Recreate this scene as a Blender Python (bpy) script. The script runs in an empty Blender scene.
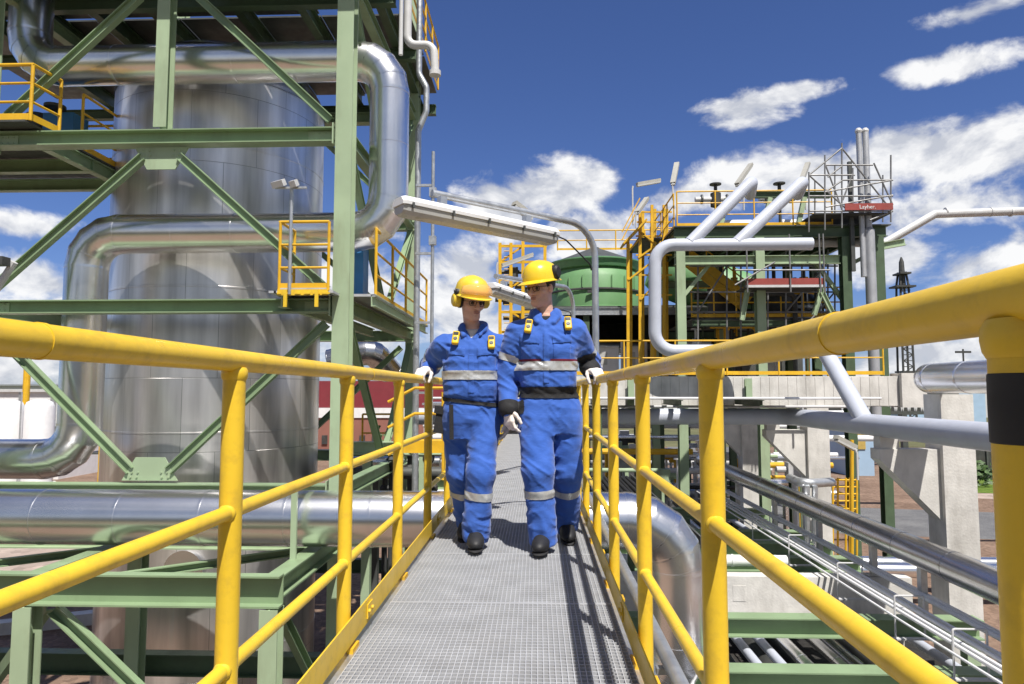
import bpy, bmesh, math, random
import numpy as np
from mathutils import Vector, Matrix, noise as mnoise
random.seed(7)
R = math.radians
V = Vector
S = bpy.context.scene
COL = S.collection

# ------------------------------------------------------------------ camera
CAMZ = 6.03          # 1.03 m above the catwalk deck
DECK = 5.0
F = 683.0
cam_d = bpy.data.cameras.new('camera'); cam = bpy.data.objects.new('camera', cam_d); COL.objects.link(cam)
cam_d.sensor_width = 36; cam_d.lens = 24.0; cam_d.clip_start = .05; cam_d.clip_end = 6000
cam.location = (0, 0, CAMZ)
cam.rotation_euler = (R(90 + 4.1), 0, R(2.1))
S.camera = cam
CM = cam.rotation_euler.to_matrix()
def at(px, py, Y):
    """point of the ray through a photo pixel that lies Y metres ahead"""
    d = CM @ V(((px - 512) / F, (342 - py) / F, -1))
    t = Y / d.y
    return V((0, 0, CAMZ)) + d * t

# ------------------------------------------------------------------ materials
def nt(m):
    m.use_nodes = True
    return m.node_tree, m.node_tree.nodes, m.node_tree.links
MATS = {}
def mat(name, col, rough=.5, metal=0., var=.12, vscale=3., bump=.0, bscale=40., dirt=0., dcol=(.12, .09, .06), dscale=2.2,
        rvar=.1, stretch=(1, 1, 1), coat=0., spec=.5, streak=0.):
    if name in MATS: return MATS[name]
    m = bpy.data.materials.new(name); t, N, L = nt(m)
    b = N['Principled BSDF']
    b.inputs['Metallic'].default_value = metal
    b.inputs['Specular IOR Level'].default_value = spec
    b.inputs['Coat Weight'].default_value = coat
    tc = N.new('ShaderNodeTexCoord')
    mp = N.new('ShaderNodeMapping'); mp.inputs['Scale'].default_value = stretch
    L.new(tc.outputs['Object'], mp.inputs['Vector'])
    n1 = N.new('ShaderNodeTexNoise'); n1.inputs['Scale'].default_value = vscale; n1.inputs['Detail'].default_value = 6
    L.new(mp.outputs[0], n1.inputs['Vector'])
    mr = N.new('ShaderNodeMapRange'); mr.inputs[1].default_value = .3; mr.inputs[2].default_value = .7
    mr.inputs[3].default_value = 1 - var; mr.inputs[4].default_value = 1 + var
    L.new(n1.outputs['Fac'], mr.inputs[0])
    mul = N.new('ShaderNodeVectorMath'); mul.operation = 'SCALE'; mul.inputs[0].default_value = col
    L.new(mr.outputs[0], mul.inputs['Scale'])
    out = mul.outputs[0]
    if dirt > 0:
        n2 = N.new('ShaderNodeTexNoise'); n2.inputs['Scale'].default_value = dscale; n2.inputs['Detail'].default_value = 9 if metal < .9 else 2
        n2.inputs['Roughness'].default_value = .65
        mp2 = N.new('ShaderNodeMapping'); mp2.inputs['Scale'].default_value = (1, 1, .25 if streak else 1); mp2.inputs['Location'].default_value = (7, 3, 1)
        L.new(tc.outputs['Object'], mp2.inputs['Vector']); L.new(mp2.outputs[0], n2.inputs['Vector'])
        r2 = N.new('ShaderNodeMapRange'); r2.inputs[1].default_value = .5; r2.inputs[2].default_value = .78
        r2.inputs[3].default_value = 0; r2.inputs[4].default_value = dirt
        L.new(n2.outputs['Fac'], r2.inputs[0])
        mx = N.new('ShaderNodeMixRGB'); mx.inputs[2].default_value = (*dcol, 1)
        L.new(r2.outputs[0], mx.inputs[0]); L.new(out, mx.inputs[1]); out = mx.outputs[0]
    L.new(out, b.inputs['Base Color'])
    rr = N.new('ShaderNodeMapRange'); rr.inputs[1].default_value = .3; rr.inputs[2].default_value = .7
    rr.inputs[3].default_value = max(.03, rough - rvar); rr.inputs[4].default_value = min(1, rough + rvar)
    n3 = N.new('ShaderNodeTexNoise'); n3.inputs['Scale'].default_value = vscale * 2.3; n3.inputs['Detail'].default_value = 5
    L.new(mp.outputs[0], n3.inputs['Vector']); L.new(n3.outputs['Fac'], rr.inputs[0]); L.new(rr.outputs[0], b.inputs['Roughness'])
    if bump > 0:
        n4 = N.new('ShaderNodeTexNoise'); n4.inputs['Scale'].default_value = bscale; n4.inputs['Detail'].default_value = 4 if metal < .9 else 0
        L.new(mp.outputs[0], n4.inputs['Vector'])
        bp = N.new('ShaderNodeBump'); bp.inputs['Strength'].default_value = bump; bp.inputs['Distance'].default_value = .02
        L.new(n4.outputs['Fac'], bp.inputs['Height']); L.new(bp.outputs[0], b.inputs['Normal'])
    MATS[name] = m
    return m

YEL = mat('yellow_paint', (.81, .535, .035), .36, var=.09, vscale=2, dirt=.45, dcol=(.36, .22, .05), dscale=16, bump=.04, bscale=60, spec=.5)
YEL2 = mat('yellow_paint_worn', (.74, .43, .02), .45, var=.12, dirt=.4, dcol=(.25, .14, .03), dscale=3)
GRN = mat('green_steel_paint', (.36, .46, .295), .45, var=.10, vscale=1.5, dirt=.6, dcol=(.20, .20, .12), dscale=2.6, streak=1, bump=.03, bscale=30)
GRN2 = mat('green_steel_paint_shaded', (.24, .335, .19), .45, var=.1, vscale=1.5, dirt=.5, dcol=(.12, .14, .08), dscale=1.7, streak=1, bump=.03, bscale=30)  # darker copy of the steel green: shade on beam webs put into the colour
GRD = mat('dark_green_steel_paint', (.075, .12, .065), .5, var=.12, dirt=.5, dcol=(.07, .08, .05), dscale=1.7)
TANKG = mat('light_green_tank_paint', (.15, .31, .135), .5, var=.1, vscale=.8, dirt=.3, dcol=(.12, .24, .10), dscale=.8, streak=1)
SIL = mat('aluminium_cladding', (.90, .90, .91), .27, 1., var=.08, vscale=1.6, bump=.05, bscale=1.6, rvar=.0)
SILD = mat('weathered_cladding', (.56, .56, .57), .26, 1., var=.12, vscale=1.4, bump=.06, bscale=1.8, rvar=.0)
GALV = mat('galvanised_steel', (.52, .54, .56), .42, .75, var=.15, vscale=9, rvar=.1, bump=.03, bscale=40)
GRATE = mat('galvanised_grating', (.48, .49, .51), .55, .2, var=.10, vscale=6, rvar=.1, dirt=.25, dcol=(.22, .2, .18), dscale=4)
PIPEB = mat('pale_blue_grey_paint', (.50, .53, .61), .38, var=.05, vscale=1.5, dirt=.25, dcol=(.3, .3, .34), dscale=2.5)
WHITE = mat('white_paint', (.80, .80, .80), .45, var=.05, dirt=.25, dcol=(.45, .42, .38), dscale=3, streak=1)
WTUBE = mat('white_tube_paint', (.78, .78, .79), .4, var=.05)
WPIPE = mat('off_white_pipe_paint', (.58, .58, .58), .42, var=.06, dirt=.3, dcol=(.34, .3, .26), dscale=3)
LENS = mat('frosted_diffuser', (.50, .50, .48), .3, var=.05, vscale=6)
CONC = mat('concrete', (.66, .64, .60), .85, var=.14, vscale=2.5, bump=.25, bscale=25, dirt=.6, dcol=(.22, .2, .17), dscale=1.8, streak=1)
BLACK = mat('black_rubber', (.016, .016, .018), .6, var=.2, vscale=8)
BLACKF = mat('black_fabric', (.018, .018, .02), .8, var=.2, vscale=20, bump=.2, bscale=200)
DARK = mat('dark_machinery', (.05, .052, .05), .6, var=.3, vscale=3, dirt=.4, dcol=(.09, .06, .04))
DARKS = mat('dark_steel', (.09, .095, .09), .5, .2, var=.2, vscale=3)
SCAF = mat('scaffold_tube_steel', (.22, .22, .22), .5, .3, var=.2)
LAMPG = mat('lamp_grey', (.40, .39, .35), .5, var=.1)
RED = mat('red_cladding', (.22, .03, .04), .6, var=.1, vscale=1.2, dirt=.3, dcol=(.2, .05, .05))
REDB = mat('red_board_paint', (.30, .06, .05), .5, var=.1, vscale=4, dirt=.3, dcol=(.25, .1, .08))
BLUE = mat('blue_paint', (.03, .16, .34), .45, var=.1, vscale=3)
LBLUE = mat('light_blue_cabin_paint', (.36, .5, .66), .5, var=.06, vscale=1)
LEAF = mat('shrub_leaf', (.06, .11, .03), .6, var=.45, vscale=4)
BARK = mat('bark', (.1, .07, .05), .9, var=.3)
CLOTH = None

def cloth_mat(name, col, fuzz=.25):
    m = bpy.data.materials.new(name); t, N, L = nt(m); b = N['Principled BSDF']
    b.inputs['Roughness'].default_value = .78
    b.inputs['Specular IOR Level'].default_value = .25
    b.inputs['Sheen Weight'].default_value = fuzz
    tc = N.new('ShaderNodeTexCoord')
    n1 = N.new('ShaderNodeTexNoise'); n1.inputs['Scale'].default_value = 7; n1.inputs['Detail'].default_value = 8
    L.new(tc.outputs['Object'], n1.inputs['Vector'])
    cr = N.new('ShaderNodeValToRGB')
    cr.color_ramp.elements[0].position = .3; cr.color_ramp.elements[0].color = (col[0] * .82, col[1] * .82, col[2] * .84, 1)
    cr.color_ramp.elements[1].position = .72; cr.color_ramp.elements[1].color = (col[0] * 1.25 + .006, col[1] * 1.12, col[2] * 1.05, 1)
    L.new(n1.outputs['Fac'], cr.inputs[0]); L.new(cr.outputs[0], b.inputs['Base Color'])
    mp = N.new('ShaderNodeMapping'); mp.inputs['Rotation'].default_value = (.3, .5, .2); mp.inputs['Scale'].default_value = (14, 14, 30)
    L.new(tc.outputs['Object'], mp.inputs['Vector'])
    n2 = N.new('ShaderNodeTexNoise'); n2.inputs['Scale'].default_value = 1; n2.inputs['Detail'].default_value = 3; n2.inputs['Distortion'].default_value = 1.2
    L.new(mp.outputs[0], n2.inputs['Vector'])
    bp = N.new('ShaderNodeBump'); bp.inputs['Strength'].default_value = .25; bp.inputs['Distance'].default_value = .01
    L.new(n2.outputs['Fac'], bp.inputs['Height'])
    n3 = N.new('ShaderNodeTexNoise'); n3.inputs['Scale'].default_value = 600
    L.new(tc.outputs['Object'], n3.inputs['Vector'])
    b2 = N.new('ShaderNodeBump'); b2.inputs['Strength'].default_value = .2; b2.inputs['Distance'].default_value = .002
    L.new(n3.outputs['Fac'], b2.inputs['Height']); L.new(bp.outputs[0], b2.inputs['Normal']); L.new(b2.outputs[0], b.inputs['Normal'])
    return m
CLOTH = cloth_mat('blue_workwear', (.036, .125, .50))
CLOTH2 = cloth_mat('blue_workwear_faded', (.034, .118, .47))
UNDER = cloth_mat('white_undershirt', (.62, .62, .63), .1)
GLOVE = cloth_mat('white_work_glove', (.74, .72, .68), .1)
SKIN = mat('skin', (.70, .42, .31), .5, var=.1, vscale=18, dirt=.25, dcol=(.42, .19, .14), dscale=25, bump=.1, bscale=120)
SKIN.node_tree.nodes['Principled BSDF'].inputs['Subsurface Weight'].default_value = .12
SKIN.node_tree.nodes['Principled BSDF'].inputs['Subsurface Radius'].default_value = (.012, .005, .003)
HAIR = mat('brown_hair', (.035, .022, .015), .6, var=.3, vscale=60)
HELM = mat('yellow_helmet_plastic', (.83, .58, .03), .28, var=.03, coat=.3)
HELM2 = mat('yellow_helmet_plastic_scuffed', (.80, .57, .05), .34, var=.04, coat=.2, dirt=.25, dcol=(.55, .37, .08), dscale=12)
REFL = mat('reflective_tape', (.52, .53, .53), .32, .25, var=.1, vscale=30, rvar=.06)
DETY = mat('detector_yellow', (.82, .52, .01), .4, var=.04)
VISOR = mat('orange_visor', (.95, .55, .18), .12, var=.03)
VISOR.node_tree.nodes['Principled BSDF'].inputs['Alpha'].default_value = .5
GLASSM = mat('dark_glasses', (.03, .03, .035), .15, var=.05)

def brick_clad(name, col, rowh, width, rough, axis_cyl=True, R0=1.95):
    """sheet metal cladding: panels round a vertical cylinder with seams and sheet to sheet variation"""
    m = bpy.data.materials.new(name); t, N, L = nt(m); b = N['Principled BSDF']; b.inputs['Metallic'].default_value = .84
    tc = N.new('ShaderNodeTexCoord'); sp = N.new('ShaderNodeSeparateXYZ'); L.new(tc.outputs['Object'], sp.inputs[0])
    a = N.new('ShaderNodeMath'); a.operation = 'ARCTAN2'; L.new(sp.outputs['Y'], a.inputs[0]); L.new(sp.outputs['X'], a.inputs[1])
    mu = N.new('ShaderNodeMath'); mu.operation = 'MULTIPLY'; mu.inputs[1].default_value = R0; L.new(a.outputs[0], mu.inputs[0])
    cb = N.new('ShaderNodeCombineXYZ'); L.new(mu.outputs[0], cb.inputs['X']); L.new(sp.outputs['Z'], cb.inputs['Y'])
    br = N.new('ShaderNodeTexBrick'); br.inputs['Scale'].default_value = 1
    br.inputs['Brick Width'].default_value = width; br.inputs['Row Height'].default_value = rowh
    br.inputs['Mortar Size'].default_value = .005; br.inputs['Mortar Smooth'].default_value = .3
    br.inputs['Color1'].default_value = (0, 0, 0, 1); br.inputs['Color2'].default_value = (1, 1, 1, 1); br.inputs['Mortar'].default_value = (.5, .5, .5, 1)
    L.new(cb.outputs[0], br.inputs['Vector'])
    ns = N.new('ShaderNodeTexNoise'); ns.inputs['Scale'].default_value = 1.6; ns.inputs['Detail'].default_value = 5
    mp = N.new('ShaderNodeMapping'); mp.inputs['Scale'].default_value = (1.3, 1.3, .12); L.new(tc.outputs['Object'], mp.inputs[0]); L.new(mp.outputs[0], ns.inputs['Vector'])
    mr = N.new('ShaderNodeMapRange'); mr.inputs[3].default_value = .95; mr.inputs[4].default_value = 1.03; L.new(br.outputs['Color'], mr.inputs[0])
    mr2 = N.new('ShaderNodeMapRange'); mr2.inputs[1].default_value = .3; mr2.inputs[2].default_value = .7; mr2.inputs[3].default_value = .45; mr2.inputs[4].default_value = 1.3
    L.new(ns.outputs['Fac'], mr2.inputs[0])
    m3 = N.new('ShaderNodeMath'); m3.operation = 'MULTIPLY'; L.new(mr.outputs[0], m3.inputs[0]); L.new(mr2.outputs[0], m3.inputs[1])
    sc = N.new('ShaderNodeVectorMath'); sc.operation = 'SCALE'; sc.inputs[0].default_value = col; L.new(m3.outputs[0], sc.inputs['Scale'])
    mx = N.new('ShaderNodeMixRGB'); mx.inputs[2].default_value = (.36, .35, .34, 1); L.new(br.outputs['Fac'], mx.inputs[0]); L.new(sc.outputs[0], mx.inputs[1])
    L.new(mx.outputs[0], b.inputs['Base Color'])
    rr = N.new('ShaderNodeMapRange'); rr.inputs[3].default_value = rough - .01; rr.inputs[4].default_value = rough + .03
    L.new(br.outputs['Color'], rr.inputs[0]); L.new(rr.outputs[0], b.inputs['Roughness'])
    n5 = N.new('ShaderNodeTexNoise'); n5.inputs['Scale'].default_value = 1.7; n5.inputs['Detail'].default_value = 3; L.new(tc.outputs['Object'], n5.inputs['Vector'])
    bp0 = N.new('ShaderNodeBump'); bp0.inputs['Strength'].default_value = .13; bp0.inputs['Distance'].default_value = .04; L.new(n5.outputs['Fac'], bp0.inputs['Height'])
    bp = N.new('ShaderNodeBump'); bp.inputs['Strength'].default_value = .5; bp.inputs['Distance'].default_value = .01; bp.invert = True
    L.new(br.outputs['Fac'], bp.inputs['Height']); L.new(bp0.outputs[0], bp.inputs['Normal']); L.new(bp.outputs[0], b.inputs['Normal'])
    return m
VESSEL = brick_clad('vessel_cladding', (.84, .815, .80), 1.25, 1.1, .31)

# ------------------------------------------------------------------ mesh building
def basis(d, up=V((0, 0, 1))):
    d = d.normalized()
    if abs(d.dot(up)) > .98: up = V((0, 1, 0))
    x = up.cross(d).normalized(); return x, d.cross(x).normalized(), d      # side, up, along
class MB:
    def __init__(s): s.v = []; s.f = []
    def _g(s, z, sg):
        for dx in (-.3, -.2, .2, .3):
            for dz in (.05, .12): s.bolt((TXM + dx * (1 - dz), TY0 - .012, z + sg * dz), (0, -1, 0))
        return s
    def bolt(s, c, n, r=.016, h=.014):
        c = V(c); n = V(n).normalized(); return s.tube([c - n * .004, c + n * h], r, 6)
    def hexa(s, P):
        o = len(s.v); s.v += [V(p) for p in P]
        s.f += [tuple(o + i for i in q) for q in ((0, 3, 2, 1), (4, 5, 6, 7), (0, 1, 5, 4), (1, 2, 6, 5), (2, 3, 7, 6), (3, 0, 4, 7))]
        return s
    def box(s, c, d, m=None):
        c = V(c); x, y, z = d[0] / 2, d[1] / 2, d[2] / 2
        P = [V(p) for p in ((-x, -y, -z), (x, -y, -z), (x, y, -z), (-x, y, -z), (-x, -y, z), (x, -y, z), (x, y, z), (-x, y, z))]
        if m: P = [m @ p for p in P]
        return s.hexa([c + p for p in P])
    def bb(s, x0, x1, y0, y1, z0, z1): return s.box(((x0 + x1) / 2, (y0 + y1) / 2, (z0 + z1) / 2), (abs(x1 - x0), abs(y1 - y0), abs(z1 - z0)))
    def bar(s, p0, p1, w, h, up=V((0, 0, 1)), off=(0, 0)):
        p0, p1 = V(p0), V(p1); x, u, d = basis(p1 - p0, up)
        o = x * off[0] + u * off[1]
        P = []
        for p in (p0, p1):
            for a, b in ((-1, -1), (1, -1), (1, 1), (-1, 1)): P.append(p + o + x * (a * w / 2) + u * (b * h / 2))
        return s.hexa(P)
    def ibeam(s, p0, p1, h, w, t=.018, up=V((0, 0, 1))):
        s.bar(p0, p1, w, t, up, (0, h / 2 - t / 2)); s.bar(p0, p1, w, t, up, (0, -h / 2 + t / 2))
        return s.bar(p0, p1, t, h - 2 * t, up)
    def channel(s, p0, p1, h, w, t=.014, up=V((0, 0, 1)), side=1):
        s.bar(p0, p1, w, t, up, (0, h / 2 - t / 2)); s.bar(p0, p1, w, t, up, (0, -h / 2 + t / 2))
        return s.bar(p0, p1, t, h - 2 * t, up, (side * (w / 2 - t / 2), 0))
    def tube(s, pts, r, n=16, cap=True, closed=False):
        pts = [V(p) for p in pts]; k = len(pts)
        rs = r if isinstance(r, (list, tuple)) else [r] * k
        d = [(pts[i + 1] - pts[i]).normalized() for i in range(k - 1)]
        x, u, _ = basis(d[0]); o = len(s.v)
        for i in range(k):
            if i > 0 and i < k - 1:
                q = d[i - 1].rotation_difference(d[i])
                nrm = (d[i - 1] + d[i]).normalized()
                for j in range(n):
                    a = 2 * math.pi * j / n; p = (x * math.cos(a) + u * math.sin(a)) * rs[i]
                    p = p - d[i - 1] * (p.dot(nrm) / max(.2, d[i - 1].dot(nrm)))
                    s.v.append(pts[i] + p)
                x = q @ x; u = q @ u
            else:
                for j in range(n):
                    a = 2 * math.pi * j / n; s.v.append(pts[i] + (x * math.cos(a) + u * math.sin(a)) * rs[i])
        for i in range(k - 1):
            for j in range(n):
                a, b = o + i * n + j, o + i * n + (j + 1) % n
                s.f.append((a, b, b + n, a + n))
        if cap:
            s.f.append(tuple(o + j for j in reversed(range(n)))); s.f.append(tuple(o + (k - 1) * n + j for j in range(n)))
        return s
    def lathe(s, prof, c=(0, 0, 0), n=48, m=None):
        c = V(c); o = len(s.v); k = len(prof)
        for r, z in prof:
            for j in range(n):
                a = 2 * math.pi * j / n; p = V((max(r, 1e-4) * math.cos(a), max(r, 1e-4) * math.sin(a), z))
                s.v.append(c + (m @ p if m else p))
        for i in range(k - 1):
            for j in range(n):
                a, b = o + i * n + j, o + i * n + (j + 1) % n
                s.f.append((a, b, b + n, a + n))
        return s
    def ball(s, c, r, n=12, m=None):
        k = n // 2 + 1; rr = r if isinstance(r, (tuple, list)) else (r, r, r); o = len(s.v)
        pr = [(math.sin(math.pi * i / (k - 1)), -math.cos(math.pi * i / (k - 1))) for i in range(k)]
        M = Matrix.Diagonal(rr)
        return s.lathe(pr, c, n, (m @ M) if m else M)
    def poly(s, pts, ext):
        """prism of a polygon along vector ext"""
        o = len(s.v); k = len(pts); ext = V(ext); s.v += [V(p) for p in pts] + [V(p) + ext for p in pts]
        s.f.append(tuple(o + i for i in range(k))); s.f.append(tuple(o + k + i for i in reversed(range(k))))
        for i in range(k): j = (i + 1) % k; s.f.append((o + j, o + i, o + k + i, o + k + j))
        return s
    def quad(s, *P):
        o = len(s.v); s.v += [V(p) for p in P]; s.f.append(tuple(range(o, o + len(P)))); return s
    def build(s, name, m, parent=None, sharp=28, smooth=True, recalc=True, kind=None, label=None):
        me = bpy.data.meshes.new(name)
        off = parent.location if parent is not None else V((0, 0, 0))
        pp = parent
        while pp is not None and pp.parent is not None: pp = pp.parent; off = off + pp.location
        if parent is None: off = V((0, 0, 0))
        me.from_pydata([tuple(p - off) for p in s.v], [], s.f)
        if recalc:
            bm = bmesh.new(); bm.from_mesh(me); bmesh.ops.recalc_face_normals(bm, faces=bm.faces[:]); bm.to_mesh(me); bm.free()
        me.materials.append(m)
        if smooth:
            me.shade_smooth(); me.set_sharp_from_angle(angle=R(sharp))
        o = bpy.data.objects.new(name, me); COL.objects.link(o)
        if parent is not None: o.parent = parent
        if kind: o['kind'] = kind
        if label: o['label'] = label
        return o

def thing(name, label, cat, loc=(0, 0, 0), group=None):
    o = bpy.data.objects.new(name, None); COL.objects.link(o); o.location = loc; o.empty_display_size = .2
    o['label'] = label; o['category'] = cat
    if group: o['group'] = group
    return o
def tag(o, label, cat, group=None):
    o['label'] = label; o['category'] = cat
    if group: o['group'] = group
    return o
def struct(o): o['kind'] = 'structure'; return o
def copy_tree(o, loc=None, label=None, parent=None):
    c = o.copy(); COL.objects.link(c)
    if parent is not None: c.parent = parent
    if loc is not None: c.location = loc
    if label: c['label'] = label
    for ch in list(o.children): copy_tree(ch, parent=c)
    return c
def path(pts, Rad, k=5):
    """polyline with filleted corners"""
    pts = [V(p) for p in pts]; out = [pts[0]]
    for i in range(1, len(pts) - 1):
        a = (pts[i - 1] - pts[i]).normalized(); b = (pts[i + 1] - pts[i]).normalized()
        ang = a.angle(b); r = Rad
        L = r / math.tan(ang / 2)
        L = min(L, .49 * (pts[i - 1] - pts[i]).length, .49 * (pts[i + 1] - pts[i]).length) if L > .49 * min((pts[i - 1] - pts[i]).length, (pts[i + 1] - pts[i]).length) else L
        r = L * math.tan(ang / 2)
        c = pts[i] + (a + b).normalized() * (r / math.sin(ang / 2))
        p0 = pts[i] + a * L - c; p1 = pts[i] + b * L - c
        q = p0.rotation_difference(p1); ax, an = q.to_axis_angle()
        for j in range(k + 1): out.append(c + Matrix.Rotation(an * j / k, 3, ax) @ p0)
    out.append(pts[-1]); return out
def clad_pipe(mb, pts, r, Rad=None, k=4, n=40, seam=1.05, band=.035):
    """insulated pipe: mitred elbows and raised sheet overlaps"""
    P = path(pts, Rad or r * 1.8, k); mb.tube(P, r, n)
    for i in range(1, len(P) - 1):
        d0 = (P[i] - P[i - 1]).normalized(); d1 = (P[i + 1] - P[i]).normalized()
        mb.tube([P[i] - d0 * .014, P[i], P[i] + d1 * .014], r + .0035, n, cap=False)
    for a, b in zip(P, P[1:]):
        L = (b - a).length; d = (b - a).normalized()
        if L > .7:
            m = max(1, round(L / seam))
            for i in range(m + 1):
                c = a + d * (L * i / m)
                if i == 0: c = a + d * .02
                if i == m: c = b - d * .02
                mb.tube([c - d * band / 2, c + d * band / 2], r + .005, n)
    return mb
def rail_line(mb, pts, r, n=12): return mb.tube(pts, r, n)

def railing(name, label, pts, H=1.05, mid=2, r=.022, step=1.2, m=None, group=None, toe=True, cat='railing'):
    """free run of yellow tube railing along floor points"""
    m = m or YEL2
    pts = [V(p) for p in pts]; c = pts[0].copy()
    o = thing(name, label, cat, c, group)
    up = V((0, 0, 1))
    MB().tube([p + up * H for p in pts], r, 10).build('top_rail', m, o)
    for i in range(mid): MB().tube([p + up * (H * (i + 1) / (mid + 1)) for p in pts], r * .8, 8).build('mid_rail', m, o)
    for a, b in zip(pts, pts[1:]):
        k = max(1, round((b - a).length / step))
        for i in range(k + 1):
            if i == k and b is not pts[-1]: continue
            p = a.lerp(b, i / k); MB().tube([p, p + up * H], r, 10).build('post', m, o)
    if toe:
        t = MB()
        for a, b in zip(pts, pts[1:]): t.bar(a + up * .06, b + up * .06, .008, .1)
        t.build('toe_board', m, o)
    return o

# ================================================================== CATWALK
XL, XR = -.80, .42          # railing lines
DX0, DX1 = -.72, .36
cw = thing('catwalk', 'long grey steel grating walkway under the two workers', 'walkway', (-.18, 4, DECK))
gp = None
LP, Y0, NP = 1.0, -1.6, 23
for i in range(NP):
    ya = Y0 + i * LP
    if gp is None:
        g = MB()
        n = 48
        for j in range(n + 1):
            x = DX0 + .004 + (DX1 - DX0 - .008) * j / n; g.bb(x - .0018, x + .0018, ya + .006, ya + LP - .006, DECK - .03, DECK)
        k = 30
        for j in range(k + 1):
            y = ya + .006 + (LP - .012) * j / k; w = .004 if j in (0, k) else .0022
            g.bb(DX0, DX1, y - w, y + w, DECK - .028, DECK - .001 if j not in (0, k) else DECK + .002)
        gp = g.build('grating_panel', GRATE, cw, smooth=False)
        base = gp
    else:
        o = base.copy(); COL.objects.link(o); o.parent = cw; o.location = (0, i * LP, 0)
for x, sd in ((DX0 - .03, 1), (DX1 + .03, -1)):
    MB().channel((x, Y0, DECK - .12), (x, Y0 + NP * LP, DECK - .12), .18, .06, side=sd).build('side_beam', GALV, cw)
for i in range(0, NP + 1, 2):
    MB().bb(DX0, DX1, Y0 + i * LP - .03, Y0 + i * LP + .03, DECK - .12, DECK - .034).build('cross_beam', GALV, cw)
# conduit below the right railing
o = MB().tube([(XR + .13, -1, DECK - .10), (XR + .13, 20, DECK - .10)], .032, 14)
for y in range(1, 20, 2): o.bb(XR + .08, XR + .18, y - .02, y + .02, DECK - .16, DECK - .135)
tag(o.build('cable_conduit', GALV), 'grey conduit running along the outer edge of the catwalk under the right railing', 'conduit')

def handrail(name, label, X, posts, y0, y1, inner, tape=False):
    o = thing(name, label, 'railing', (X, 2, DECK))
    for h, r, nm in ((1.11, .029, 'top_rail'), (.715, .019, 'mid_rail'), (.32, .019, 'mid_rail')):
        mb = MB().tube([(X, y0, DECK + h), (X, y1, DECK + h)], r, 24)
        for yj in posts[1::2]:                            # sleeve joints
            if h > 1: mb.tube([(X, yj + .36, DECK + h), (X, yj + .37, DECK + h)], r + .0015, 24)
        mb.build(nm, YEL, o)
    for i, y in enumerate(posts):
        p = MB().tube([(X, y, DECK - .16), (X, y, DECK + 1.09)], .029, 24).lathe([(.0295, 1.058), (.0325, 1.064), (.034, 1.074), (.0335, 1.084), (.029, 1.092)], (X, y, DECK), 24)
        for h in (.715, .32): p.tube([(X, y - .033, DECK + h), (X, y - .026, DECK + h), (X, y + .026, DECK + h), (X, y + .033, DECK + h)], [.0195, .0235, .0235, .0195], 16)
        po = p.build('post', YEL, o)
        q = MB().bb(X - .05, X + .05, y - .045, y + .045, DECK - .10, DECK - .088).bb(X + inner * .03, X + inner * .055, y - .05, y + .05, DECK - .087, DECK - .01)
        q.tube([(X + inner * .056, y - .03, DECK - .05), (X + inner * .066, y - .03, DECK - .05)], .01, 6).tube([(X + inner * .056, y + .03, DECK - .05), (X + inner * .066, y + .03, DECK - .05)], .01, 6)
        q.build('post_bracket', YEL2, po)
        if tape and i == tape - 1:
            MB().lathe([(.0292, 0), (.0302, .001), (.0304, .03), (.0302, .059), (.0292, .06)], (X, y, DECK + .985), 28).build('black_tape', BLACK, po)
    t = MB()
    yy = y0
    while yy < y1:
        ye = min(yy + 2.15, y1); xx = X + inner * .045
        t.bb(xx - .003, xx + .003, yy + .004, ye - .004, DECK + .008, DECK + .112)
        if ye < y1:
            t.bb(xx + inner * .004, xx + inner * .009, ye - .045, ye + .045, DECK + .03, DECK + .09)
            for dy in (-.028, .028): t.tube([(xx + inner * .009, ye + dy, DECK + .06), (xx + inner * .018, ye + dy, DECK + .06)], .009, 6)
        yy = ye
    t.build('toe_board', YEL, o)
    return o
postsL = [-.38 + 1.08 * i for i in range(20)]
postsR = [-.475 + 1.075 * i for i in range(20)]
handrail('handrail', 'yellow tube handrail along the left edge of the catwalk with three rails and toe board', XL, postsL, -1.2, 20.2, 1)
handrail('handrail', 'yellow tube handrail along the right catwalk edge with black tape on its nearest post', XR, postsR, -1.2, 20.2, -1, tape=2)

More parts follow.
